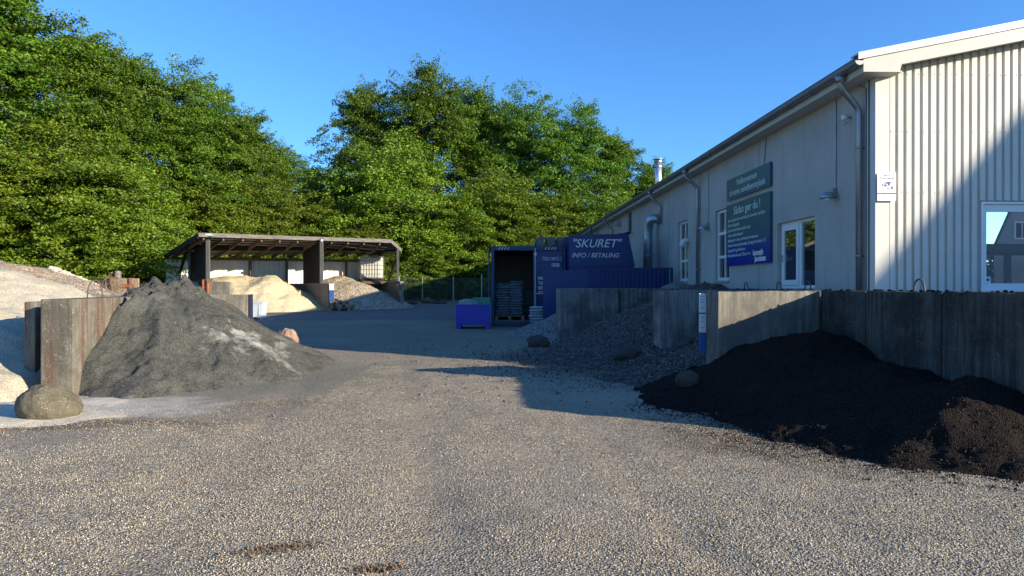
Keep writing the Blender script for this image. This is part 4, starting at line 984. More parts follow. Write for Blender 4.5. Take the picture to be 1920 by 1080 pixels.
mb.box(x0g, gy+.3, bz+bh-.25, x1g, gy+.33, zt); mb.box(x0g, gy+.85, bz+bh-.25, x1g, gy+.88, zt); mb.box(x0g, gy+.331, bz+bh-.25, x0g+.03, gy+.849, zt); mb.box(x1g-.03, gy+.331, bz+bh-.25, x1g, gy+.849, zt)
mb.box(x0g+.03, gy+.33, bz+bh-.24, x1g-.03, gy+.85, bz+bh-.2)
mb.build('body', M_green, r, bevel=.01); mb = MB(); mb.box(x0g-.01, gy+.285, zt-.05, x1g+.01, gy+.299, zt); mb.box(x0g+.17, gy+.290, zt-.17, x1g-.08, gy+.299, zt-.09); mb.build('rim', M_green, r)

# blue fence, payment shed
yf_ = 20.5; fx0 = at(1018, 0, yf_).x; fx1 = at(1104, 0, yf_).x; fx2 = at(1262, 0, yf_).x; zt1 = at(1060, 508, yf_).z; zt2 = at(1180, 505, yf_).z; zb_ = gzf(yf_)-.05
r = empty('blue_fence', (fx0, yf_, zb_), 'blue steel fence, flat sheet at left and narrow corrugated sheet at right', 'fence')
mb = MB(); mb.box(fx0, yf_, zb_, fx1, yf_+.04, zt1); mb.box(fx0, yf_-.01, zt1+.001, fx1, yf_+.05, zt1+.03); mb.build('flat_sheet', M_blue, r)
mb = MB(); x = fx1+.02; n0 = len(mb.v); pr = []
while x < fx2-.1: pr += [(x, 0), (x+.02, -.025), (x+.06, -.025), (x+.08, 0)]; x += .13
for (a, da), (b, db) in zip(pr, pr[1:]): mb.face([(a, yf_+da, zb_), (b, yf_+db, zb_), (b, yf_+db, zt2), (a, yf_+da, zt2)])
mb.build('corrugated_sheet', M_blue, r)
mb = MB(); mb.box(fx1+.005, yf_-.03, zt2+.001, fx2, yf_+.05, zt2+.05); mb.box(fx2-.07, yf_-.04, zb_, fx2, yf_+.06, zt2-.001); mb.box(fx1-.01, yf_-.02, zb_, fx1+.018, yf_+.05, zt2-.001); mb.build('frame', M_blue2, r)
ysk = 21.6; q = lambda px, py: at(px, py, ysk)
r = empty('payment_hut', (q(1120, 0).x, ysk, gzf(22)), 'dark blue payment hut with slanted right side and white SKURET lettering', 'hut')
mb = MB(); mb.prism([q(1067, 500), q(1191, 500), q(1178, 438), q(1067, 441)], (0, 1.6, 0)); mb.build('upper_box', M_blue, r)
mb = MB(); mb.box(q(1067, 500).x+.02, ysk+.05, gzf(22)-.05, q(1190, 500).x-.02, ysk+1.55, q(1067, 500).z-.003); mb.build('lower_body', M_blue, r)
text('"SKURET"', .37, M_letter, r, face_cam(q(1117, 457)-Vector((0, .004, 0))), shear=.28, sx=1.0, bold=.002)
text('INFO / BETALING', .205, M_letter, r, face_cam(q(1116, 479)-Vector((0, .004, 0))), shear=.28, sx=.95, bold=.001)
mb = MB(); mb.box(q(1165, 0).x, ysk+.3, q(1165, 437).z-.02, q(1185, 0).x, ysk+.8, q(1165, 437).z+.02) ; mb.build('roof_rim', M_black, r)
r = empty('roof_rack', (at(1030, 0, 24).x, 24, 3.2), 'row of dark tilted glass panels on a frame behind the container', 'panel rack'); yk = 23.4
for i in range(4):
    mb = MB(); q4 = [at(1001+i*19, 461, yk), at(1017+i*19, 461, yk), at(1023+i*19, 444, yk), at(1010+i*19, 444, yk)]
    mb.prism([Vector((v_.x, v_.y+.06, v_.z)) for v_ in q4], (0, 1.1, 0)); mb.build('panel', M_rackpanel, r)
mb = MB(); a = at(1000, 462, yk); b = at(1068, 462, yk); mb.box(a.x, yk, a.z-.06, b.x, yk+.05, a.z); mb.box(a.x, yk+1.2, a.z-.06, b.x, yk+1.25, a.z); 
for px in (1004, 1024, 1044, 1064):
    p = at(px, 445, yk); mb.box(p.x, yk+.001, a.z, p.x+.03, yk+.03, p.z)
for px in (1001, 1065):
    p = at(px, 445, yk)
    for y_ in (yk+.005, yk+1.205): mb.box(p.x, y_, gzf(yk), p.x+.05, y_+.04, a.z-.061)
mb.build('frame', M_black, r)

# ------------------------------------------------------------------ open shed
FL = at(372, 439, 30.7); FR = at(733, 451, 35.3); RR = at(752, 468, 36.6); RB = at(690, 474, 40.2); RL = at(309, 479, 34.2)
shed = empty('open_shed', ((FL.x+RB.x)/2, 36, gzf(36)), 'open timber storage shed with grey roof, black wall panels and pale sheet back wall', 'shed')
poly = [FL, FR, RR, RB, RL]; cen = sum(poly, Vector())/5
mb = MB()
T = Vector((0, 0, .05))
for a, b in zip(poly, poly[1:]+poly[:1]):
    n = len(mb.v); mb.v += [tuple(cen), tuple(a), tuple(b), tuple(cen+T), tuple(a+T), tuple(b+T)]
    mb.f += [(n, n+2, n+1), (n+3, n+4, n+5), (n+1, n+2, n+5, n+4)]; mb.m += [0]*3
mb.build('roof', M_deck, shed)
def edge_board(a, b, h, m, name, th=.04, dz=0, out=.02):
    mb = MB(); a = Vector(a); b = Vector(b); d = (b-a); n = Vector((d.y, -d.x, 0)).normalized()*out
    mb.beam(a+n+Vector((0,0,dz)), b+n+Vector((0,0,dz)), th, h); return mb.build(name, m, shed)
edge_board(FL, FR, .18, M_greywood, 'front_fascia', .05, -.03, .03); edge_board(FR, RR, .18, M_greywood, 'fascia', .04, -.05); edge_board(RR, RB, .2, M_greywood, 'fascia', .04, -.08); edge_board(RL, FL, .24, M_blackwood, 'fascia', .04, -.08)
# rafters and battens under the sheet
def roofz(p):   # height of the underside below a plan point
    best = None
    for a, b in zip(poly, poly[1:]+poly[:1]):
        v0 = (a-cen).xy; v1 = (b-cen).xy; v2 = (Vector(p)-cen.xy); den = v0.x*v1.y-v1.x*v0.y
        if abs(den) < 1e-9: continue
        s = (v2.x*v1.y-v1.x*v2.y)/den; t = (v0.x*v2.y-v2.x*v0.y)/den
        if s >= -.01 and t >= -.01: best = cen.z+s*(a.z-cen.z)+t*(b.z-cen.z)
    return best if best is not None else cen.z
for i in range(11):
    t = (i+.3)/11; a = FL+(FR-FL)*t; b = RL+(RB-RL)*t; mb = MB(); k = 5
    for j in range(k):
        p = a+(b-a)*(.02+.97*j/k); q_ = a+(b-a)*(.02+.97*(j+1)/k); p = Vector((p.x, p.y, roofz(p.xy)-.16)); q_ = Vector((q_.x, q_.y, roofz(q_.xy)-.16)); mb.beam(p, q_, .06, .15)
    mb.build('rafter', M_brown, shed)
mb = MB()
for j in range(9):
    t = (j+.5)/9; a = FL+(RL-FL)*t; b = FR+(RB-FR)*t; k = 8
    for i in range(k):
        p = a+(b-a)*(i/k); q_ = a+(b-a)*((i+1)/k); p = Vector((p.x, p.y, roofz(p.xy)-.02)); q_ = Vector((q_.x, q_.y, roofz(q_.xy)-.02)); mb.beam(p, q_, .17, .03)
mb.build('battens', M_batten, shed)
# back wall of sheet
BL = at(311, 482, 34.1); BR = at(700, 488, 39.1); mb = MB(); d = Vector((BR.x-BL.x, BR.y-BL.y, 0)); Ln = d.length; d.normalize(); nb = Vector((d.y, -d.x, 0)); s = 0; pr = []
while s < Ln-.25: pr += [(s, 0), (s+.03, .03), (s+.18, .03), (s+.21, 0)]; s += .26
def bz_(s_): return BL.z+(BR.z-BL.z)*s_/Ln
for (a, da), (b, db) in zip(pr, pr[1:]):
    pa_ = BL+d*a+nb*da; pb_ = BL+d*b+nb*db
    mb.face([(pa_.x, pa_.y, .2), (pb_.x, pb_.y, .2), (pb_.x, pb_.y, bz_(b)), (pa_.x, pa_.y, bz_(a))])
mb.build('back_wall', M_shedclad, shed)
mb = MB(); p = Vector((BL.x, BL.y, 0)); q_ = Vector((BR.x, BR.y, 0))
a = p+nb*.08+Vector((0,0,BL.z-.05)); b = q_+nb*.08+Vector((0,0,BR.z-.05)); mb.beam(a, b, .08, .14)
mb.build('top_rail', M_brown, shed)
for px in (455, 523, 641):
    t = (px-311)/(700-311); c_ = p+(q_-p)*(t*1.0)+nb*.12; mb = MB(); mb.box(c_.x-.06, c_.y-.05, .3, c_.x+.06, c_.y+.05, BL.z+(BR.z-BL.z)*t-.13); mb.build('wall_post', M_brown, shed)
for (pa_, pb_) in (((400, 486, 35.4), (445, 516, 35.8)), ((640, 489, 38.6), (595, 512, 38.0))):
    mb = MB(); mb.beam(at(*pa_), at(*pb_), .1, .14); mb.build('brace', M_brown, shed)
mb = MB(); a = at(642, 489, 38.8); b = at(663, 489, 39.)
for i in range(5):
    t = i/5; c_ = a+(b-a)*t; mb.box(c_.x, 38.75+t*.2, .6, c_.x+.12, 38.79+t*.2, c_.z)
mb.build('brown_panel', M_brown, shed)
# black board panels with front posts
def panel(px0, px1, pytop, pybot, Yf, Yb, name='wall_panel'):
    a = at(px1, pytop, Yf); b = at(px0, pytop, Yb); zb = at(px1, pybot, Yf).z; mb = MB(); k = 12
    for i in range(k):
        t0, t1 = i/k, (i+.93)/k; p0 = a+(b-a)*t0; p1 = a+(b-a)*t1
        mb.hexa([(p0.x, p0.y, zb), (p0.x, p0.y+.03, zb), (p1.x, p1.y+.03, zb), (p1.x, p1.y, zb), (p0.x, p0.y, roofz(p0.xy)-.1), (p0.x, p0.y+.03, roofz(p0.xy)-.1), (p1.x, p1.y+.03, roofz(p1.xy)-.1), (p1.x, p1.y, roofz(p1.xy)-.1)])
    mb.build(name, M_blackwood, shed)
panel(358, 388, 450, 524, 31.4, 34.0); panel(568, 602, 452, 531, 33.4, 36.2)
def post(px, pytop, pybot, Y, wd=.15, m=M_postwood):
    a = at(px, pytop, Y); mb = MB(); mb.box(a.x-wd/2, Y-wd/2, at(px, pybot, Y).z, a.x+wd/2, Y+wd/2, roofz((a.x, a.y))-.08); mb.build('post', m, shed)
post(390, 445, 530, 31.2, .14); post(603, 450, 532, 33.2, .14); post(746, 475, 530, 36.2, .11); post(356, 460, 525, 33.4, .13)
for (pa_, pb_) in (((744, 487, 36.3), (728, 527, 37.2)), ((350, 468, 33.0), (337, 512, 32.6))):
    mb = MB(); mb.beam(at(*pa_), at(*pb_), .08, .12); mb.build('brace', M_blackwood, shed)
mb = MB(); mb.beam(at(346, 464, 32.4), at(568, 466, 35.2), .12, .22); mb.beam(at(568, 466, 35.2), at(745, 468, 37.2), .12, .2); mb.build('main_beam', M_blackwood, shed)
# flood light and small lamp on the shed
p = at(393, 440, 30.9); r = empty('flood_lamp', p, 'flat flood light fixed under the left end of the shed roof', 'lamp'); mb = MB(); mb.obox(p, (.32, .2, .1), rx=.25); mb.build('housing', M_rod, r); mb = MB(); mb.obox(p+Vector((0,-.11,-.005)), (.27, .01, .075)); mb.build('lens', M_paper, r)
p = at(603, 451, 33.0); mb = MB(); blob(mb, p, .07, 33, sub=2); tag(mb.build('ball_lamp', M_paper, origin=p, smooth=True), 'small round white lamp on top of the middle shed post', 'lamp')
# shed bay walls
def wallq(p0, p1, z0, z1, th, m, label, name='concrete_element', grp='concrete walls of the shed bays'):
    a = Vector((p0[0], p0[1], 0)); b = Vector((p1[0], p1[1], 0)); d = (b-a).normalized(); n = Vector((-d.y, d.x, 0))*th
    r = empty(name, (a.x, a.y, z0), label, 'concrete wall', grp); mb = MB(); 
    mb.hexa([q+Vector((0,0,z0-.1)) for q in (a, b, b+n, a+n)]+[q+Vector((0,0,z1)) for q in (a, b, b+n, a+n)]); mb.build('slab', m, r, bevel=.02)
    mb = MB(); mb.hexa([q+Vector((0,0,z0-.2)) for q in (a-n*2, b-n*2, b-n*.02, a-n*.02)]+[q+Vector((0,0,z0+.0)) for q in (a-n*2, b-n*2, b-n*.02, a-n*.02)]); mb.build('foot', m, r); return r
m0 = at(616, 583, 33.0); m1 = at(543, 560, 36.8); wt = at(616, 531, 33.).z
wallq((m1.x, m1.y), (m0.x, m0.y), gzf(33)-.02, wt, .22, M_conc_shed, 'brown concrete divider between the yellow sand and the pale gravel in the shed')
m2 = at(750, 574, 35.8); m3 = at(693, 560, 40.2)
wallq((m3.x, m3.y), (m2.x, m2.y), gzf(35)-.02, at(750, 527, 35.8).z, .22, M_conc_shed, 'concrete wall at the right end of the shed under the thin post')
m4 = at(388, 560, 31.4); m5 = at(345, 560, 35.4)
wallq((m5.x, m5.y), (m4.x, m4.y), gzf(31)-.02, at(388, 523, 31.4).z, .22, M_conc_dark, 'dark concrete wall under the black panel at the left shed bay')
m6 = at(428, 560, 31.2); wallq((m4.x+.1, m4.y), (m6.x, m6.y+.2), gzf(31)-.02, at(410, 528, 31.2).z, .2, M_conc_pale, 'pale broken concrete slab beside the rusty steel post')
p = at(385, 545, 31.1); mb = MB(); mb.box(p.x-.12, 31.05, .2, p.x-.09, 31.25, at(385, 524, 31.1).z); mb.box(p.x-.089, 31.14, .2, p.x+.089, 31.16, at(385, 524, 31.1).z); mb.box(p.x+.09, 31.05, .2, p.x+.12, 31.25, at(385, 524, 31.1).z)
o = mb.build('steel_post', M_rust, origin=(p.x, 31.1, .2)); tag(o, 'rust red steel post at the left shed wall end', 'post')
p = at(750, 530, 35.6); mb = MB(); mb.beam((p.x-.15, 35.55, p.z-.1), (p.x+.05, 35.5, p.z-.7), .03, .1); mb.beam((p.x+.2, 35.55, p.z-.1), (p.x+.05, 35.5, p.z-.6), .03, .1)
o = mb.build('timber_scrap', M_pallet, origin=(p.x, 35.5, p.z-.7)); tag(o, 'broken pale timber pieces leaning on the right shed wall end', 'timber')
# tank on pallet
ty = 37.6; t0 = at(673, 480, ty); t1 = at(714, 522, ty); r = empty('liquid_tank', ((t0.x+t1.x)/2, ty, t1.z), 'milky plastic tank in a wire cage at the right back of the shed', 'tank')
mb = MB(); mb.box(t0.x+.03, ty+.03, t1.z+.02, t1.x-.03, ty+.97, t0.z-.04); mb.build('bladder', M_tank, r, bevel=.08)
mb = MB(); 
for i in range(9):
    x = t0.x+(t1.x-t0.x)*i/8
    for y_ in (ty, ty+1.0): mb.tube([(x, y_, t1.z), (x, y_, t0.z)], .011, 5)
for k_ in range(6):
    z = t1.z+(t0.z-t1.z)*k_/5
    mb.tube([(t0.x, ty, z), (t1.x, ty, z), (t1.x, ty+1., z), (t0.x, ty+1., z), (t0.x, ty, z)], .011, 5)
mb.build('cage', M_cage, r)
mb = MB(); mb.box(t0.x-.02, ty-.02, t1.z-.14, t1.x+.02, ty+1.02, t1.z-.005); mb.build('base', M_black, r)
mb = MB(); mb.box(at(645, 0, ty).x, ty-.1, t1.z-.30, at(735, 0, ty).x, ty+1.3, t1.z-.15); 
for px in (650, 690, 730): mb.box(at(px, 0, ty).x, ty+.2, .3, at(px, 0, ty).x+.12, ty+1.0, t1.z-.301)
o = mb.build('timber_platform', M_brown, origin=(t0.x, ty, .3)); tag(o, 'brown timber platform under the caged tank', 'platform')
# notice board on the middle wall end
q0 = at(617.5, 532, 32.95); r = empty('info_board', (q0.x, 32.9, at(620, 583, 32.9).z), 'white over blue info board on the end of the middle shed divider', 'sign')
x0, x1 = at(617.5, 0, 32.9).x, at(626, 0, 32.9).x
mb = MB(); mb.box(x0, 32.86, at(620, 544, 32.9).z, x1, 32.89, at(620, 532, 32.9).z); mb.build('white_sheet', M_paper, r)
mb = MB(); mb.box(x0, 32.86, at(620, 564, 32.9).z, x1, 32.89, at(620, 544.2, 32.9).z); mb.build('blue_sheet', M_bluesign, r)
mb = MB(); mb.box(x0, 32.895, gzf(33)-.05, x1-.02, 33.05, at(620, 532, 32.9).z-.01); mb.build('concrete_end', M_conc_pale, r)
# pallets by the board
for i, (px, py, lb) in enumerate(((637, 583, 'bottom pallet of the low stack beside the info board'), (640, 577.5, 'second pallet of the low stack beside the info board'), (634, 572, 'topmost pallet of the low stack beside the info board'))):
    p = at(px, py, 32.6); p0_ = pallet_mesh((p.x, 32.9, gzf(32.6)+.01+i*.15), lb, 1.0 if i != 2 else .7, .8)
# pale bin
g = G(480, 599); r = empty('pale_bin', (g.x, g.y, g.z), 'pale grey plastic bin on small feet behind the mossy element', 'bin'); s = g.y/1280; wdt = 24*s; ht = 32*s
x0 = g.x-wdt/2
mb = MB(); mb.hexa([(x0+.02, g.y, g.z+.08), (x0+wdt-.02, g.y, g.z+.08), (x0+wdt-.02, g.y+.5, g.z+.08), (x0+.02, g.y+.5, g.z+.08), (x0, g.y-.02, g.z+ht-.06), (x0+wdt, g.y-.02, g.z+ht-.06), (x0+wdt, g.y+.52, g.z+ht-.06), (x0, g.y+.52, g.z+ht-.06)]); mb.build('body', M_palebin, r, bevel=.015)
mb = MB(); mb.box(x0-.02, g.y-.04, g.z+ht-.058, x0+wdt+.02, g.y+.54, g.z+ht-.01); mb.box(x0+.06, g.y-.03, g.z+.14, x0+.08, g.y-.015, g.z+ht-.1); mb.box(x0+wdt-.14, g.y-.03, g.z+.14, x0+wdt-.12, g.y-.015, g.z+ht-.1); mb.build('lid', M_palebin, r)
for x in (x0+.03, x0+wdt-.11): mb = MB(); mb.box(x, g.y+.02, g.z, x+.08, g.y+.48, g.z+.078); mb.build('foot', M_palebin, r)

# ------------------------------------------------------------------ far left bits
# pale cobbles behind the tan heap (as one mass of stones on a mound)
cb = MB(); rs = random.Random(3)
for i in range(900):
    px = rs.uniform(95, 186); top = 500+(px-95)*.40; py = rs.uniform(top, top+24); Y = rs.uniform(22.0, 24.5)-(py-top)*.05
    p = at(px, py, Y); blob(cb, p, rs.uniform(.05, .11), i, sz=.7)
mnd = cb.build('cobble_heap', plain('pale cobbles', (.46,.42,.33), .9, 0, .3, 4), origin=(-15, 23, .2)); tag(mnd, 'heap of pale rounded cobbles behind the tan gravel heap', 'heap', kind='stuff')
def mound_h(X, Y): return cone(X, Y, -15.9, 23.6, 1.95, .36, 1., 1., 0, .5)
pile('cobble_mound', (-20, 19.5, -11.0, 28), .15, mound_h, M_tan, 'low gravel mound carrying the pale cobbles', 'heap')
# timber and rust frame
yq = 24.; a = at(180, 522, yq); b = at(259, 522, yq)
r = empty('plank_wall', (a.x, yq, gzf(yq)), 'low dark plank wall with pale boards and a rusty rail left of the grey heap top', 'wall')
mb = MB(); mb.box(a.x, yq, gzf(yq), at(208, 0, yq).x, yq+.1, a.z); mb.build('dark_boards', M_blackwood, r)
mb = MB(); mb.box(at(208.3, 0, yq).x, yq, gzf(yq), b.x, yq+.08, b.z); mb.build('pale_boards', M_pallet, r)
mb = MB(); z = at(230, 536, yq).z; mb.box(at(209, 0, yq).x, yq-.05, z-.06, b.x-.1, yq-.003, z+.06); mb.box(at(243, 0, yq).x, yq-.06, z-.5, at(247, 0, yq).x, yq-.052, b.z+.02); mb.box(at(208, 0, yq).x, yq-.06, z-.5, at(212, 0, yq).x, yq-.052, b.z+.05); mb.build('rusty_rail', M_rust, r)
p = at(221, 515, 23.); mb = MB(); mb.tube([(p.x, 23, p.z-.5), (p.x, 23, p.z-.12)], .03, 8); mb.tube([(p.x, 23, p.z-.12), (p.x, 23, p.z+.12)], .09, 10)
mb.tube([(p.x, 23, gzf(23)), (p.x, 23, p.z-.5)], .03, 8)
o = mb.build('capped_pipe', M_conc_mid, origin=(p.x, 23, gzf(23))); tag(o, 'grey capped pipe sticking up behind the plank wall', 'pipe')
rs = random.Random(9); mb = MB()
for i in range(46):
    px = rs.choice([rs.uniform(178, 262), rs.uniform(196, 222)]); Y = rs.uniform(20.8, 22.8); a = at(px, 556, Y); h = rs.uniform(.25, .95)*(1 if px > 195 else .8)
    x = a.x; z = gzf(Y)-.02; hh = a.z-z+h*.8; lean = rs.uniform(-.12, .12)
    mb.tube([(x, Y, z), (x+lean*.4, Y, z+hh*.6), (x+lean, Y+rs.uniform(-.05, .05), z+hh)], [.012, .009, .004], 5)
    for k_ in range(7): 
        t = rs.uniform(.6, 1); c_ = Vector((x+lean*t, Y, z+hh*t)); dlt = Vector((rs.uniform(-.1, .1), rs.uniform(-.05, .05), rs.uniform(0, .1))); mb.face([c_, c_+dlt+Vector((0,0,.03)), c_+dlt*1.3])
o = mb.build('dry_weeds', plain('dry stems', (.17,.13,.09), .9, 0, .3, 20), origin=(-13, 22, .1)); tag(o, 'dry reddish weed stems standing behind the left concrete wall', 'weeds', kind='stuff')
# weeds and brown litter in front of the grey heap
mb = MB(); rs = random.Random(12)
for i in range(2600):
    c_ = rs.choice([(-3.2, 7.9, 1.5, .16), (-4.9, 7.0, 1.2, .14), (-2.6, 8.45, .8, .10), (-6.0, 6.7, .8, .2), (-1.2, 3.8, .3, .035), (-.6, 3.56, .14, .025)])
    x = c_[0]+rs.gauss(0, 1)*c_[2]*.45; y = c_[1]+rs.gauss(0, 1)*c_[3]+ (x-c_[0])*.32; z = float(groundz(np.array(x), np.array(y)))
    if c_[1] < 5: z += .004
    else: z += .02
    r_ = rs.uniform(.008, .02); a_ = rs.uniform(0, 6.28)
    mb.mi = 0 if rs.random() < .75 or c_[1] < 5 else 1
    mb.face([(x, y, z), (x+r_*cos(a_), y+r_*sin(a_), z+rs.uniform(.0, .012)), (x+r_*cos(a_+.8)*.9, y+r_*sin(a_+.8)*.9, z+rs.uniform(.002, .018))])
o = mb.build('leaf_litter', [plain('brown litter', (.17,.12,.075), .95, 0, .3, 30), M_weed], origin=(-3, 7.5, 0)); tag(o, 'brown leaf litter and tiny weeds along the edge of the grey heap and gravel', 'litter', kind='stuff')

# ------------------------------------------------------------------ loose gravel near the camera
def stones(name, XY, Zf, rmin, rmax, m, label, seed=1):
    g = np.random.default_rng(seed); n = len(XY); r = g.uniform(rmin, rmax, n)*g.choice([.7, 1, 1.25], n)
    base = np.array([(1,0,0),(-1,0,0),(0,1,0),(0,-1,0),(0,0,1),(0,0,-1)], float)
    F = np.array([(0,2,4),(2,1,4),(1,3,4),(3,0,4),(2,0,5),(1,2,5),(3,1,5),(0,3,5)])
    A = g.normal(size=(n, 3, 3)); Qm, _ = np.linalg.qr(A)
    sc = np.stack([g.uniform(.8, 1.3, n), g.uniform(.6, 1., n), g.uniform(.45, .75, n)], -1)
    V = base[None]*sc[:, None, :]*(1+g.uniform(-.2, .2, (n, 6, 1)))
    V = np.einsum('nij,nkj->nki', Qm, V)*r[:, None, None]
    P_ = np.stack([XY[:,0], XY[:,1], Zf(XY[:,0], XY[:,1])+r*.25], -1); V = (V+P_[:, None, :]).reshape(-1, 3)
    Fa = (F[None]+(np.arange(n)*6)[:, None, None]).reshape(-1, 3)
    me = bpy.data.meshes.new(name); me.vertices.add(len(V)); me.vertices.foreach_set('co', V.astype(np.float32).ravel())
    me.loops.add(Fa.size); me.loops.foreach_set('vertex_index', Fa.astype(np.int32).ravel()); me.polygons.add(len(Fa)); me.polygons.foreach_set('loop_start', (np.arange(len(Fa))*3).astype(np.int32))
    col = np.repeat(g.uniform(0, 1, n), 6); a_ = me.attributes.new('tint', 'FLOAT', 'POINT'); a_.data.foreach_set('value', col.astype(np.float32))
    me.update(calc_edges=True)
    o = link_mesh(me, name, m, None, (0, 6, 0), True); tag(o, label, 'gravel', kind='stuff'); return o
def stone_mat(name, stops):
    m, nt, b = mat(name); a_ = N(nt, 'ShaderNodeAttribute', attribute_name='tint'); nt.links.new(ramp(nt, a_.outputs['Fac'], stops), b.inputs['Base Color']); b.inputs['Roughness'].default_value = .85; b.inputs['Specular IOR Level'].default_value = .25; return m
M_stone = stone_mat('mixed pebbles', [(0., (.19,.165,.12)), (.3, (.31,.27,.195)), (.6, (.42,.37,.268)), (.9, (.55,.49,.37)), (1., (.76,.71,.58))])
n = 300000; Yr = np.sqrt(rng.uniform(2.9**2, 10.5**2, n)); Yr = 2.9+(12.5-2.9)*rng.uniform(0, 1, n)**1.35; Xr = rng.uniform(-.82, .86, n)*Yr
k_ = ~((Xr > 1.9) & (Yr > 8.2-.62*(Xr-1.5))) & ~((Xr < -2.2) & (Yr > 7.7-.25*(Xr+2.2)+rng.normal(0, .25, n)))
dens = fbm(Xr, Yr, .9, 5, 401, .65)*1.5+rng.uniform(-.5, .5, n)-rut(Xr, Yr)*.35; k_ &= dens > -.32
stones('loose_gravel', np.stack([Xr[k_], Yr[k_]], -1), groundz, .0025, .0056, M_stone, 'loose mixed pebbles covering the yard in the foreground')
# coarser stones lying in the shaded transition and on the gravel heaps
n = 42000; Xr = rng.uniform(-2.5, 4.6, n); Yr = rng.uniform(7.6, 17.5, n); hh0 = np.maximum(bay_h(Xr, Yr), np.where(bayb_h(Xr, Yr) < -.9, -.5, bayb_h(Xr, Yr)))
k_ = (hh0 > .01) | (rng.uniform(0, 1, n) < .55*np.exp(hh0/.16))
M_stone2 = stone_mat('dark pebbles', [(0., (.05,.042,.038)), (.4, (.11,.09,.082)), (.8, (.17,.145,.13)), (1., (.30,.27,.25))])
Xk, Yk = Xr[k_], Yr[k_]
stones('heap_pebbles', np.stack([Xk, Yk], -1), lambda X, Y: np.maximum(np.maximum(bay_h(X, Y), bayb_h(X, Y)), -.0)+gz(Y), .012, .024, M_stone2, 'coarse pebbles lying on the two shaded gravel heaps', 2)
n = 16000; Xr = rng.uniform(-7, -1.4, n); Yr = rng.uniform(7.6, 13.5, n); hg = grey_h(Xr, Yr); k_ = (hg > .005) & (rng.uniform(0, 1, n) < .25+.75*np.exp(-hg/.25)) | (hg > 1.2)
M_dust = stone_mat('grey crumbs', [(0., (.055,.058,.05)), (.5, (.10,.104,.09)), (.97, (.145,.149,.131)), (1., (.35,.34,.30))])
stones('dust_crumbs', np.stack([Xr[k_], Yr[k_]], -1), lambda X, Y: grey_h(X, Y)+gz(Y), .004, .013, M_dust, 'small grey crumbs rolled down the grey stone dust heap', 5)
n = 26000; Yr = rng.uniform(4.2, 8.4, n); Xr = rng.uniform(1.3, 4.9, n); hs_ = soil_h(Xr, Yr); dd_ = (7.15-.62*(Xr-2.6))-Yr
k_ = ((hs_ > .0) & (Yr < 7.6) & (rng.uniform(0, 1, n) < .35)) | ((hs_ <= 0) & (Xr > 1.6) & (Yr < 8.6) & (rng.uniform(0, 1, n) < .9*np.exp(np.maximum(hs_, -.9)/.075)))
stones('soil_lumps', np.stack([Xr[k_], Yr[k_]], -1), lambda X, Y: np.maximum(np.maximum(soil_h(X, Y), soilstrip_h(X, Y)), groundz(X, Y)), .004, .014, M_soilbrown, 'crumbly soil lumps on the front of the black heap', 3)

# ------------------------------------------------------------------ fence and shrubs behind
yf2 = 45.5; zf2 = gzf(yf2)
r = empty('wire_fence', (-4, yf2, zf2), 'chain link fence on thin posts between the shed and the container', 'fence')
xa, xb = at(735, 0, yf2).x, at(960, 0, yf2).x; ztf = at(790, 522, yf2).z; mb = MB(); hh = ztf-zf2; st = .16; x = xa-hh
while x < xb:
    mb.beam((max(x, xa), yf2, zf2+max(0, xa-x)), (min(x+hh, xb), yf2, zf2+min(hh, xb-x)), .006, .006); mb.beam((max(x, xa), yf2+.01, ztf-max(0, xa-x)), (min(x+hh, xb), yf2+.01, ztf-min(hh, xb-x)), .006, .006); x += st
for z in (zf2+.1, ztf): mb.beam((xa, yf2, z), (xb, yf2, z), .012, .012)
mb.build('wire_mesh', M_wire, r)
for px in (792, 903, 748, 850): 
    mb = MB(); x = at(px, 0, yf2).x; mb.tube([(x, yf2-.05, zf2-.1), (x, yf2-.05, ztf+(.12 if px != 903 else .3))], .035, 8); mb.build('post', M_fpost, r)
for i, (px, py, wp, hp) in enumerate(((800, 569, 26, 12), (820, 570, 20, 8), (832, 570, 14, 7), (772, 571, 20, 7))):
    o = boulder(px, py, wp, hp, M_rockb if i % 2 else M_rock, ['large grey stone at the foot of the wire fence', 'flat brown stone right of the large one at the fence', 'small grey stone rightmost at the fence foot', 'low brown stone near the right shed wall end'][i], 31+i)
    o['group'] = 'stones along the fence'

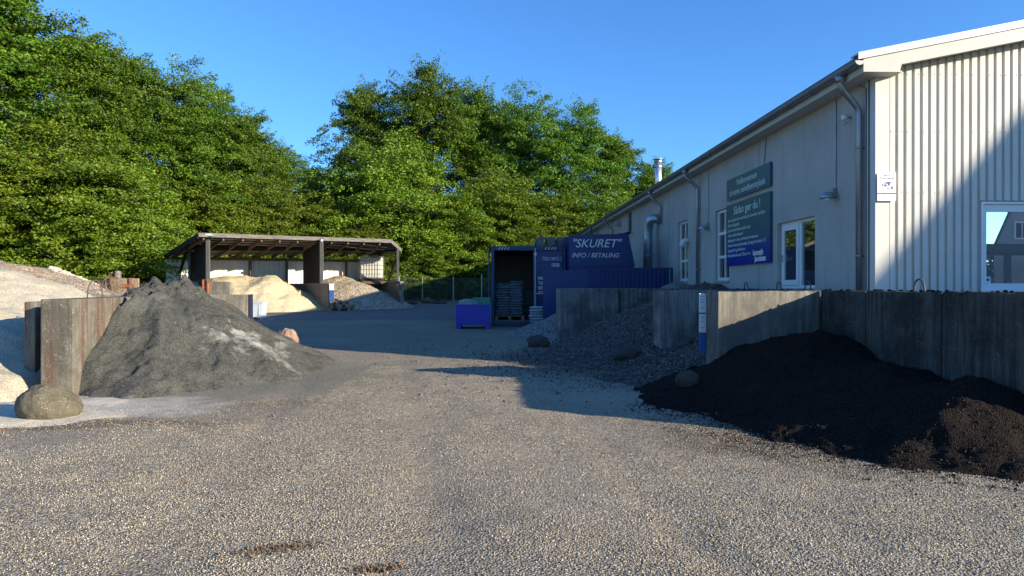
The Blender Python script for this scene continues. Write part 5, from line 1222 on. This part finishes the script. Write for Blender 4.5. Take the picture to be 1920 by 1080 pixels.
# ------------------------------------------------------------------ trees
def quads_mesh(name, P0, A_, B_, tint, m, extra=None):
    n = len(P0); V = np.empty((n, 4, 3)); V[:,0] = P0-A_; V[:,1] = P0-B_*.55+A_*.1; V[:,2] = P0+A_; V[:,3] = P0+B_*.55+A_*.1
    me = bpy.data.meshes.new(name); me.vertices.add(n*4); me.vertices.foreach_set('co', V.astype(np.float32).ravel())
    me.loops.add(n*4); me.loops.foreach_set('vertex_index', np.arange(n*4, dtype=np.int32)); me.polygons.add(n); me.polygons.foreach_set('loop_start', np.arange(n, dtype=np.int32)*4)
    a_ = me.color_attributes.new('tint', 'FLOAT_COLOR', 'POINT'); c = np.ones((n, 4, 4)); c[:,:,:3] = tint[:, None, :]; a_.data.foreach_set('color', c.astype(np.float32).ravel())
    me.update(calc_edges=True); me.materials.append(m); return me
def crown(seed, H, Rc, nspray=580, per=210, leaf=.102, z0=.08, layered=1., m=None, top=1., flatleaf=.55):
    g = np.random.default_rng(seed); nlob = 15; lobes = []
    for i in range(nlob):
        t = (i+.5)/nlob; e = np.interp(t, [0, .1, .3, .55, .8, 1.], [.62, .72, .70, .58, .36, .05]); a = i*2.4+g.uniform(-.4, .4)
        rl = Rc*np.interp(t, [0, .5, 1.], [.55, .55, .42])*g.uniform(.8, 1.2)
        lobes.append((e*Rc*cos(a)*g.uniform(.75, 1.15), e*Rc*sin(a)*g.uniform(.75, 1.15), (z0+(1-z0)*(.04+.86*t))*H+g.uniform(-.4, .4), rl))
    lobes = np.array(lobes); which = g.integers(0, nlob, nspray); Lb = lobes[which]
    a = g.uniform(0, 2*pi, nspray); cz = g.uniform(-.55, 1, nspray); cr_ = np.sqrt(1-cz**2); q = np.where(g.uniform(0, 1, nspray) < .85, g.uniform(.82, 1.08, nspray), g.uniform(.3, .8, nspray))
    ctr = np.stack([Lb[:,0]+Lb[:,3]*cr_*np.cos(a)*q*1.1, Lb[:,1]+Lb[:,3]*cr_*np.sin(a)*q*1.1, Lb[:,2]+Lb[:,3]*cz*q*.9], -1)
    ctr[:,2] = np.maximum(ctr[:,2], .4); t = np.clip(ctr[:,2]/H, 0, 1); a = np.arctan2(ctr[:,1], ctr[:,0])+g.normal(0, .4, nspray)
    size = g.uniform(.55, 1.15, nspray)*(Rc/5)**.5; tilt = g.normal(.05, .34, nspray)+.45*(t > .82)
    # leaders at the top
    nl = 9; la = g.uniform(0, 2*pi, nl); lr = g.uniform(0, .5, nl)*Rc*.8
    P_, A_, B_, T_ = [], [], [], []
    for i in range(nspray):
        k = int(per*g.uniform(.6, 1.4)*size[i]**1.2); rr = np.sqrt(g.uniform(0, 1, k))*size[i]; aa = g.uniform(0, 2*pi, k)
        u, v = rr*np.cos(aa)*1.35, rr*np.sin(aa)*.9; dirx, diry = np.cos(a[i]), np.sin(a[i])
        w_ = g.normal(0, .12, k)*size[i]-.16*(u+.3)-.10*v*v+tilt[i]*u
        clump = np.sin(u*5+i)*np.sin(v*6+i*2); w_ = w_+.10*clump
        x = ctr[i,0]+u*dirx-v*diry; y = ctr[i,1]+u*diry+v*dirx; zz = ctr[i,2]+w_
        P_.append(np.stack([x, y, zz], -1)); nn_ = g.normal(size=(k, 3)); nn_[:, 2] *= flatleaf
        A1 = nn_/np.linalg.norm(nn_, axis=1)[:, None]; B1 = np.cross(A1, g.normal(size=(k, 3))+np.array([dirx*.9, diry*.9, 1.2])); B1 /= np.linalg.norm(B1, axis=1)[:, None]+1e-6
        s = leaf*g.uniform(.6, 1.25, k)[:, None]; A_.append(A1*s); B_.append(B1*s)
        tb = g.uniform(.1, .9); T_.append(np.stack([np.clip(tb+g.normal(0, .22, k), 0, 1), g.uniform(0, 1, k)*(.6+.4*g.uniform()), np.zeros(k)], -1))
    for i in range(nl):   # upright shoots
        h = g.uniform(.7, 1.7)*top; k = int(90*h); s_ = g.uniform(0, 1, k); lb = lobes[nlob-1-i % 9]; lr[i] = np.hypot(lb[0], lb[1]); la[i] = np.arctan2(lb[1], lb[0])+g.normal(0, .15); zb = lb[2]+lb[3]*.72
        wd = .42*(1-s_*.75)+.06; lean = g.normal(0, .22, 2)
        x = lr[i]*np.cos(la[i])+lean[0]*s_*h+g.normal(0, 1, k)*wd; y = lr[i]*np.sin(la[i])+lean[1]*s_*h+g.normal(0, 1, k)*wd; zz = zb+s_*h
        P_.append(np.stack([x, y, zz], -1)); nn_ = g.normal(size=(k, 3)); A1 = nn_/np.linalg.norm(nn_, axis=1)[:, None]; B1 = np.cross(A1, g.normal(size=(k, 3))); B1 /= np.linalg.norm(B1, axis=1)[:, None]
        s = leaf*.9*g.uniform(.6, 1.2, k)[:, None]; A_.append(A1*s); B_.append(B1*s); T_.append(np.stack([g.uniform(.2, .8, k), g.uniform(0, 1, k), np.zeros(k)], -1))
    me = quads_mesh('crown', np.concatenate(P_), np.concatenate(A_), np.concatenate(B_), np.concatenate(T_), m or M_leaf)
    # trunk and limbs
    mb = MB(); rs = random.Random(seed); hz = [0, .1, .3, .5, .7, .9]
    tp = [(rs.uniform(-.1, .1)*k_, rs.uniform(-.1, .1)*k_, H*h) for k_, h in enumerate(hz)]; mb.tube(tp, [.34, .28, .22, .16, .09, .03], 9)
    pick = g.choice(nspray, 60, replace=False)
    for i in pick:
        e = ctr[i]; zb = max(.06*H, e[2]-np.hypot(e[0], e[1])*.55-.5); f_ = zb/H; j = min(int(np.searchsorted(hz, f_)), 5); b0_ = Vector(tp[max(j-1, 0)]); b0_.z = zb
        mid = b0_.lerp(Vector(e), .55)+Vector((0, 0, .25)); r_ = .09*(1-f_)+.025; mb.tube([b0_, mid, Vector(e)], [r_, r_*.6, .012], 5, cap=False)
    tm = bpy.data.meshes.new('trunk'); tm.from_pydata(mb.v, [], mb.f); tm.materials.append(M_bark); tm.shade_smooth()
    return me, tm
HT = 20.
variants = [crown(11, HT, 4.9), crown(12, HT, 5.4), crown(13, HT, 4.4), crown(14, HT, 5.8, 640)]
low = [crown(21, 12., 4.6, 420, 190, .105, .04, m=M_leafb, top=.5), crown(22, 12., 5.0, 450, 190, .105, .04, m=M_leafb, top=.5)]
TREES = [ # px, top py, depth, width factor, kind
 (-95, -190, 35, 1.0, 0), (30, -40, 38, .95, 1), (150, 22, 40, .85, 2), (238, 62, 42, .8, 0), (330, 108, 44, .85, 3), (452, 186, 46, .72, 2), (395, 150, 50, .8, 1), (515, 245, 50, .8, 0), (600, 292, 55, .8, 3),
 (674, 130, 56, .78, 2), (795, 104, 57, .9, 1), (880, 128, 58, .85, 0), (985, 160, 58, .8, 3), (1085, 184, 58, .8, 1), (1160, 232, 59, .8, 2), (1225, 282, 60, .75, 0), (1290, 330, 62, .8, 3), (740, 190, 62, .8, 3), (940, 180, 66, .9, 2)]
LOW = [(-40, 300, 33, 1.0, 0), (95, 250, 34.5, 1.0, 1), (215, 300, 35.5, 1., 0), (330, 330, 43, 1., 1), (420, 330, 44, .9, 0), (520, 345, 46, .9, 1), (620, 370, 48, .9, 0), (735, 268, 50, 1., 1), (850, 360, 50, 1., 0), (940, 330, 52, .95, 1), (1040, 360, 53, 1., 0), (1130, 370, 54, 1., 1), (1200, 380, 56, 1., 0), (680, 420, 47, .8, 1), (800, 430, 48, .8, 0), (1000, 430, 50, .8, 1)]
names = {0: 'tall beech', 1: 'broad beech', 2: 'slender beech', 3: 'dense beech'}
ord_ = ['at the left photo edge, partly outside', 'second from the left edge', 'third from the left edge', 'with a pointed top, left of the shed', 'above the left end of the shed', 'with a stepped top over the shed roof', 'standing behind the shed-side row', 'in the dip of the treeline', 'right of the dip, low crown',
 'with a narrow spire right of the dip', 'highest of the middle group', 'right of the highest one', 'in the middle of the right group', 'over the dark rack by the container', 'above the payment hut', 'directly behind the steel flue', 'mostly hidden by the warehouse roof', 'standing behind the narrow spire', 'filling the back of the middle group']
def plant(meshes, Href, px, py, Y, wf, label, seed, group, name, Hmax=None, cat='tree'):
    b = at(px, 537, Y); z = gzf(Y); topz = at(px, py, Y).z; s = (topz-z)/(Href*1.03)
    r = empty(name, (b.x, Y, z), label, cat, group); r.rotation_euler = (0, 0, seed*1.7); r.scale = (wf*s**.5*1.0 if Href > 15 else wf*s**.6, wf*s**.5 if Href > 15 else wf*s**.6, s)
    for nm, me in zip(('crown', 'trunk'), meshes): o = bpy.data.objects.new(nm, me); C.objects.link(o); o.parent = r
for i, (px, py, Y, wf, k) in enumerate(TREES): plant(variants[k], HT, px, py, Y, wf, names[k]+' '+ord_[i], i+1, 'tall trees behind the yard', 'beech_tree')
lo = ['at the left photo edge behind the tan heap', 'above the tan gravel heap', 'behind the cobbles', 'behind the left end of the shed roof', 'behind the flood light of the shed', 'behind the middle of the shed roof', 'below the dip of the treeline', 'rounded and bright, right above the shed roof end', 'above the wire fence', 'left of the container top', 'behind the dark panel rack', 'behind the lettered hut', 'behind the far warehouse eave', 'small, behind the right shed end', 'small, in the sun above the fence', 'small, behind the container']
for i, (px, py, Y, wf, k) in enumerate(LOW): plant(low[k], 12., px, py, Y, wf, 'bright leafy tree '+lo[i], i+40, 'lower trees along the yard edge', 'leafy_tree')
# shrub belt behind the fence and the shed: leaves in one mass
g = np.random.default_rng(77); Pn = []
def hedge(x0, y0, x1, y1, h, dpt, n):
    t = g.uniform(0, 1, n); cxx = x0+(x1-x0)*t; cyy = y0+(y1-y0)*t; hh_ = h*(1+.35*np.sin(cxx*.9)+.2*np.sin(cxx*2.3+1)); z = gz(cyy)+g.uniform(0, 1, n)**.8*hh_
    Pn.append(np.stack([cxx+g.normal(0, .2, n), cyy+g.normal(0, dpt, n)*(1.1-z/(h*1.6)), z], -1))
hedge(-9, 47.5, 9, 48.5, 2.2, .7, 26000); hedge(-34, 31, -17.5, 41, 1.8, 1., 26000); hedge(-17, 43.5, -8, 45, 2.6, .8, 14000)
Pn = np.concatenate(Pn); n = len(Pn); A1 = g.normal(size=(n, 3)); A1 /= np.linalg.norm(A1, axis=1)[:, None]; B1 = np.cross(A1, g.normal(size=(n, 3))); B1 /= np.linalg.norm(B1, axis=1)[:, None]
s = .13*g.uniform(.6, 1.3, n)[:, None]; me = quads_mesh('undergrowth', Pn, A1*s, B1*s, np.stack([g.uniform(0, 1, n), g.uniform(0, 1, n), np.zeros(n)], -1), M_hedge)
o = bpy.data.objects.new('undergrowth', me); C.objects.link(o); tag(o, 'dense green undergrowth along the foot of the trees', 'shrubs', kind='stuff')
# dark wood beyond so that no horizon shows through the trunks
wd = MB(); rs = random.Random(4)
g = np.random.default_rng(5); n = 60000; x = g.uniform(-75, 70, n); y = 72+g.normal(0, 1.5, n); z = g.uniform(0, 1, n)*(6.5+2*np.sin(x*.35))
A1 = g.normal(size=(n, 3)); A1 /= np.linalg.norm(A1, axis=1)[:, None]; B1 = np.cross(A1, g.normal(size=(n, 3))); B1 /= np.linalg.norm(B1, axis=1)[:, None]; s = .45*g.uniform(.6, 1.3, n)[:, None]
me = quads_mesh('far_wood', np.stack([x, y, z], -1), A1*s, B1*s, np.stack([g.uniform(0, 1, n), g.uniform(0, 1, n), np.zeros(n)], -1), M_hedge)
o = bpy.data.objects.new('far_wood', me); C.objects.link(o); tag(o, 'dark green wood far behind the trees', 'wood', kind='stuff')

# ------------------------------------------------------------------ buildings beside and behind the camera (they shade the gable and mirror in its window)
nx, ny = 27.35, -2.5
def gz_line(x): return 8.5+1.12*(x-nx)
r = empty('brick_house', (31, 2, 0), 'brick neighbour house with steep tiled roof beyond the right photo edge', 'house')
xl, xrg = 24.2, 31.0; zl = gz_line(xl); zrg = gz_line(xrg)
mb = MB(); mb.prism([(xl+.3, ny+.3, -.1), (2*xrg-xl-.3, ny+.3, -.1), (2*xrg-xl-.3, ny+.3, zl-.25), (xrg, ny+.3, zrg-.5), (xl+.3, ny+.3, zl-.25)], (0, 8.7, 0)); mb.build('walls', M_brick, r)
mb = MB(); mb.prism([(xl, ny, zl-.2), (xrg, ny, zrg-.2), (xrg, ny, zrg), (xl, ny, zl)], (0, 9.3, 0)); mb.prism([(xrg+.001, ny, zrg-.2), (2*xrg-xl, ny, zl-.2), (2*xrg-xl, ny, zl), (xrg+.001, ny, zrg)], (0, 9.3, 0)); mb.build('roof', M_tile, r)
# mirrored house and carport: reflection across y = 10.03
def mir(px, py, Dm):
    v = at(px, py, Dm); return Vector((v.x, 2*10.02-Dm, v.z))
Dm = 30.; e0_ = mir(1860, 457, Dm); e1_ = mir(1888, 397, Dm); sl_ = (e1_.z-e0_.z)/(e1_.x-e0_.x); yh = e0_.y
r = empty('grey_house', (e0_.x+4, yh-4, 0), 'grey rendered house with steep dark roof behind the camera', 'house')
x1_, z1_ = e0_.x+1.55, e0_.z+1.55*sl_; pk = e0_.x+4.6; zp = z1_+.35
mb = MB(); mb.prism([(e0_.x+.1, yh, -.1), (2*pk-e0_.x-.1, yh, -.1), (2*pk-e0_.x-.1, yh, e0_.z), (2*pk-x1_, yh, z1_), (pk, yh, zp-.05), (x1_, yh, z1_), (e0_.x+.1, yh, e0_.z)], (6.5, -7, 0)); mb.build('walls', M_house, r)
mb = MB(); pp = [(e0_.x-.2, e0_.z-.2*sl_), (x1_-.05, z1_+.05), (pk, zp), (2*pk-x1_+.05, z1_+.05), (2*pk-e0_.x+.2, e0_.z-.2*sl_)]
for (xa, za), (xb, zb) in zip(pp, pp[1:]): mb.prism([(xa, yh+.25, za), (xb, yh+.25, zb), (xb, yh+.25, zb+.2), (xa, yh+.25, za+.2)], (6.9, -7.4, 0))
mb.build('roof', M_tile, r)
c_ = mir(1915, 432, Dm); mb = MB(); mb.box(c_.x-.35, yh+.005, c_.z-.4, c_.x+.35, yh+.05, c_.z+.4); wf_ = mb.build('window', M_white_frame, r, origin=(c_.x, yh, c_.z))
mb = MB(); mb.box(c_.x-.28, yh+.055, c_.z-.33, c_.x-.03, yh+.06, c_.z+.33); mb.box(c_.x+.03, yh+.055, c_.z-.33, c_.x+.28, yh+.06, c_.z+.33); mb.build('pane', M_black, wf_)
r = empty('carport', (e0_.x, yh+4, 0), 'dark flat roofed carport in front of the grey house', 'carport'); Dc = 26.; t_ = mir(1850, 457, Dc); b_ = mir(1850, 472, Dc)
mb = MB(); mb.box(t_.x-2.5, t_.y-3, b_.z, t_.x+10, t_.y, t_.z); mb.build('roof', M_black, r)
for dx in (-2.2, .9, 4, 7): mb = MB(); mb.box(t_.x+dx, t_.y-.3, 0, t_.x+dx+.18, t_.y-.12, b_.z-.002); mb.build('post', M_blackwood, r)
g = np.random.default_rng(8); n = 22000; x = g.uniform(8, 40, n); y = -12+g.normal(0, .5, n); z = g.uniform(0, 1, n)*2.0
z = z*1.55
A1 = g.normal(size=(n, 3)); A1 /= np.linalg.norm(A1, axis=1)[:, None]; B1 = np.cross(A1, g.normal(size=(n, 3))); B1 /= np.linalg.norm(B1, axis=1)[:, None]; s = .16*g.uniform(.6, 1.3, n)[:, None]
me = quads_mesh('hedge', np.stack([x, y, z], -1), A1*s, B1*s, np.stack([g.uniform(0, 1, n), g.uniform(0, 1, n), np.zeros(n)], -1), M_hedge)
o = bpy.data.objects.new('hedge', me); C.objects.link(o); tag(o, 'long clipped hedge behind the camera', 'hedge')
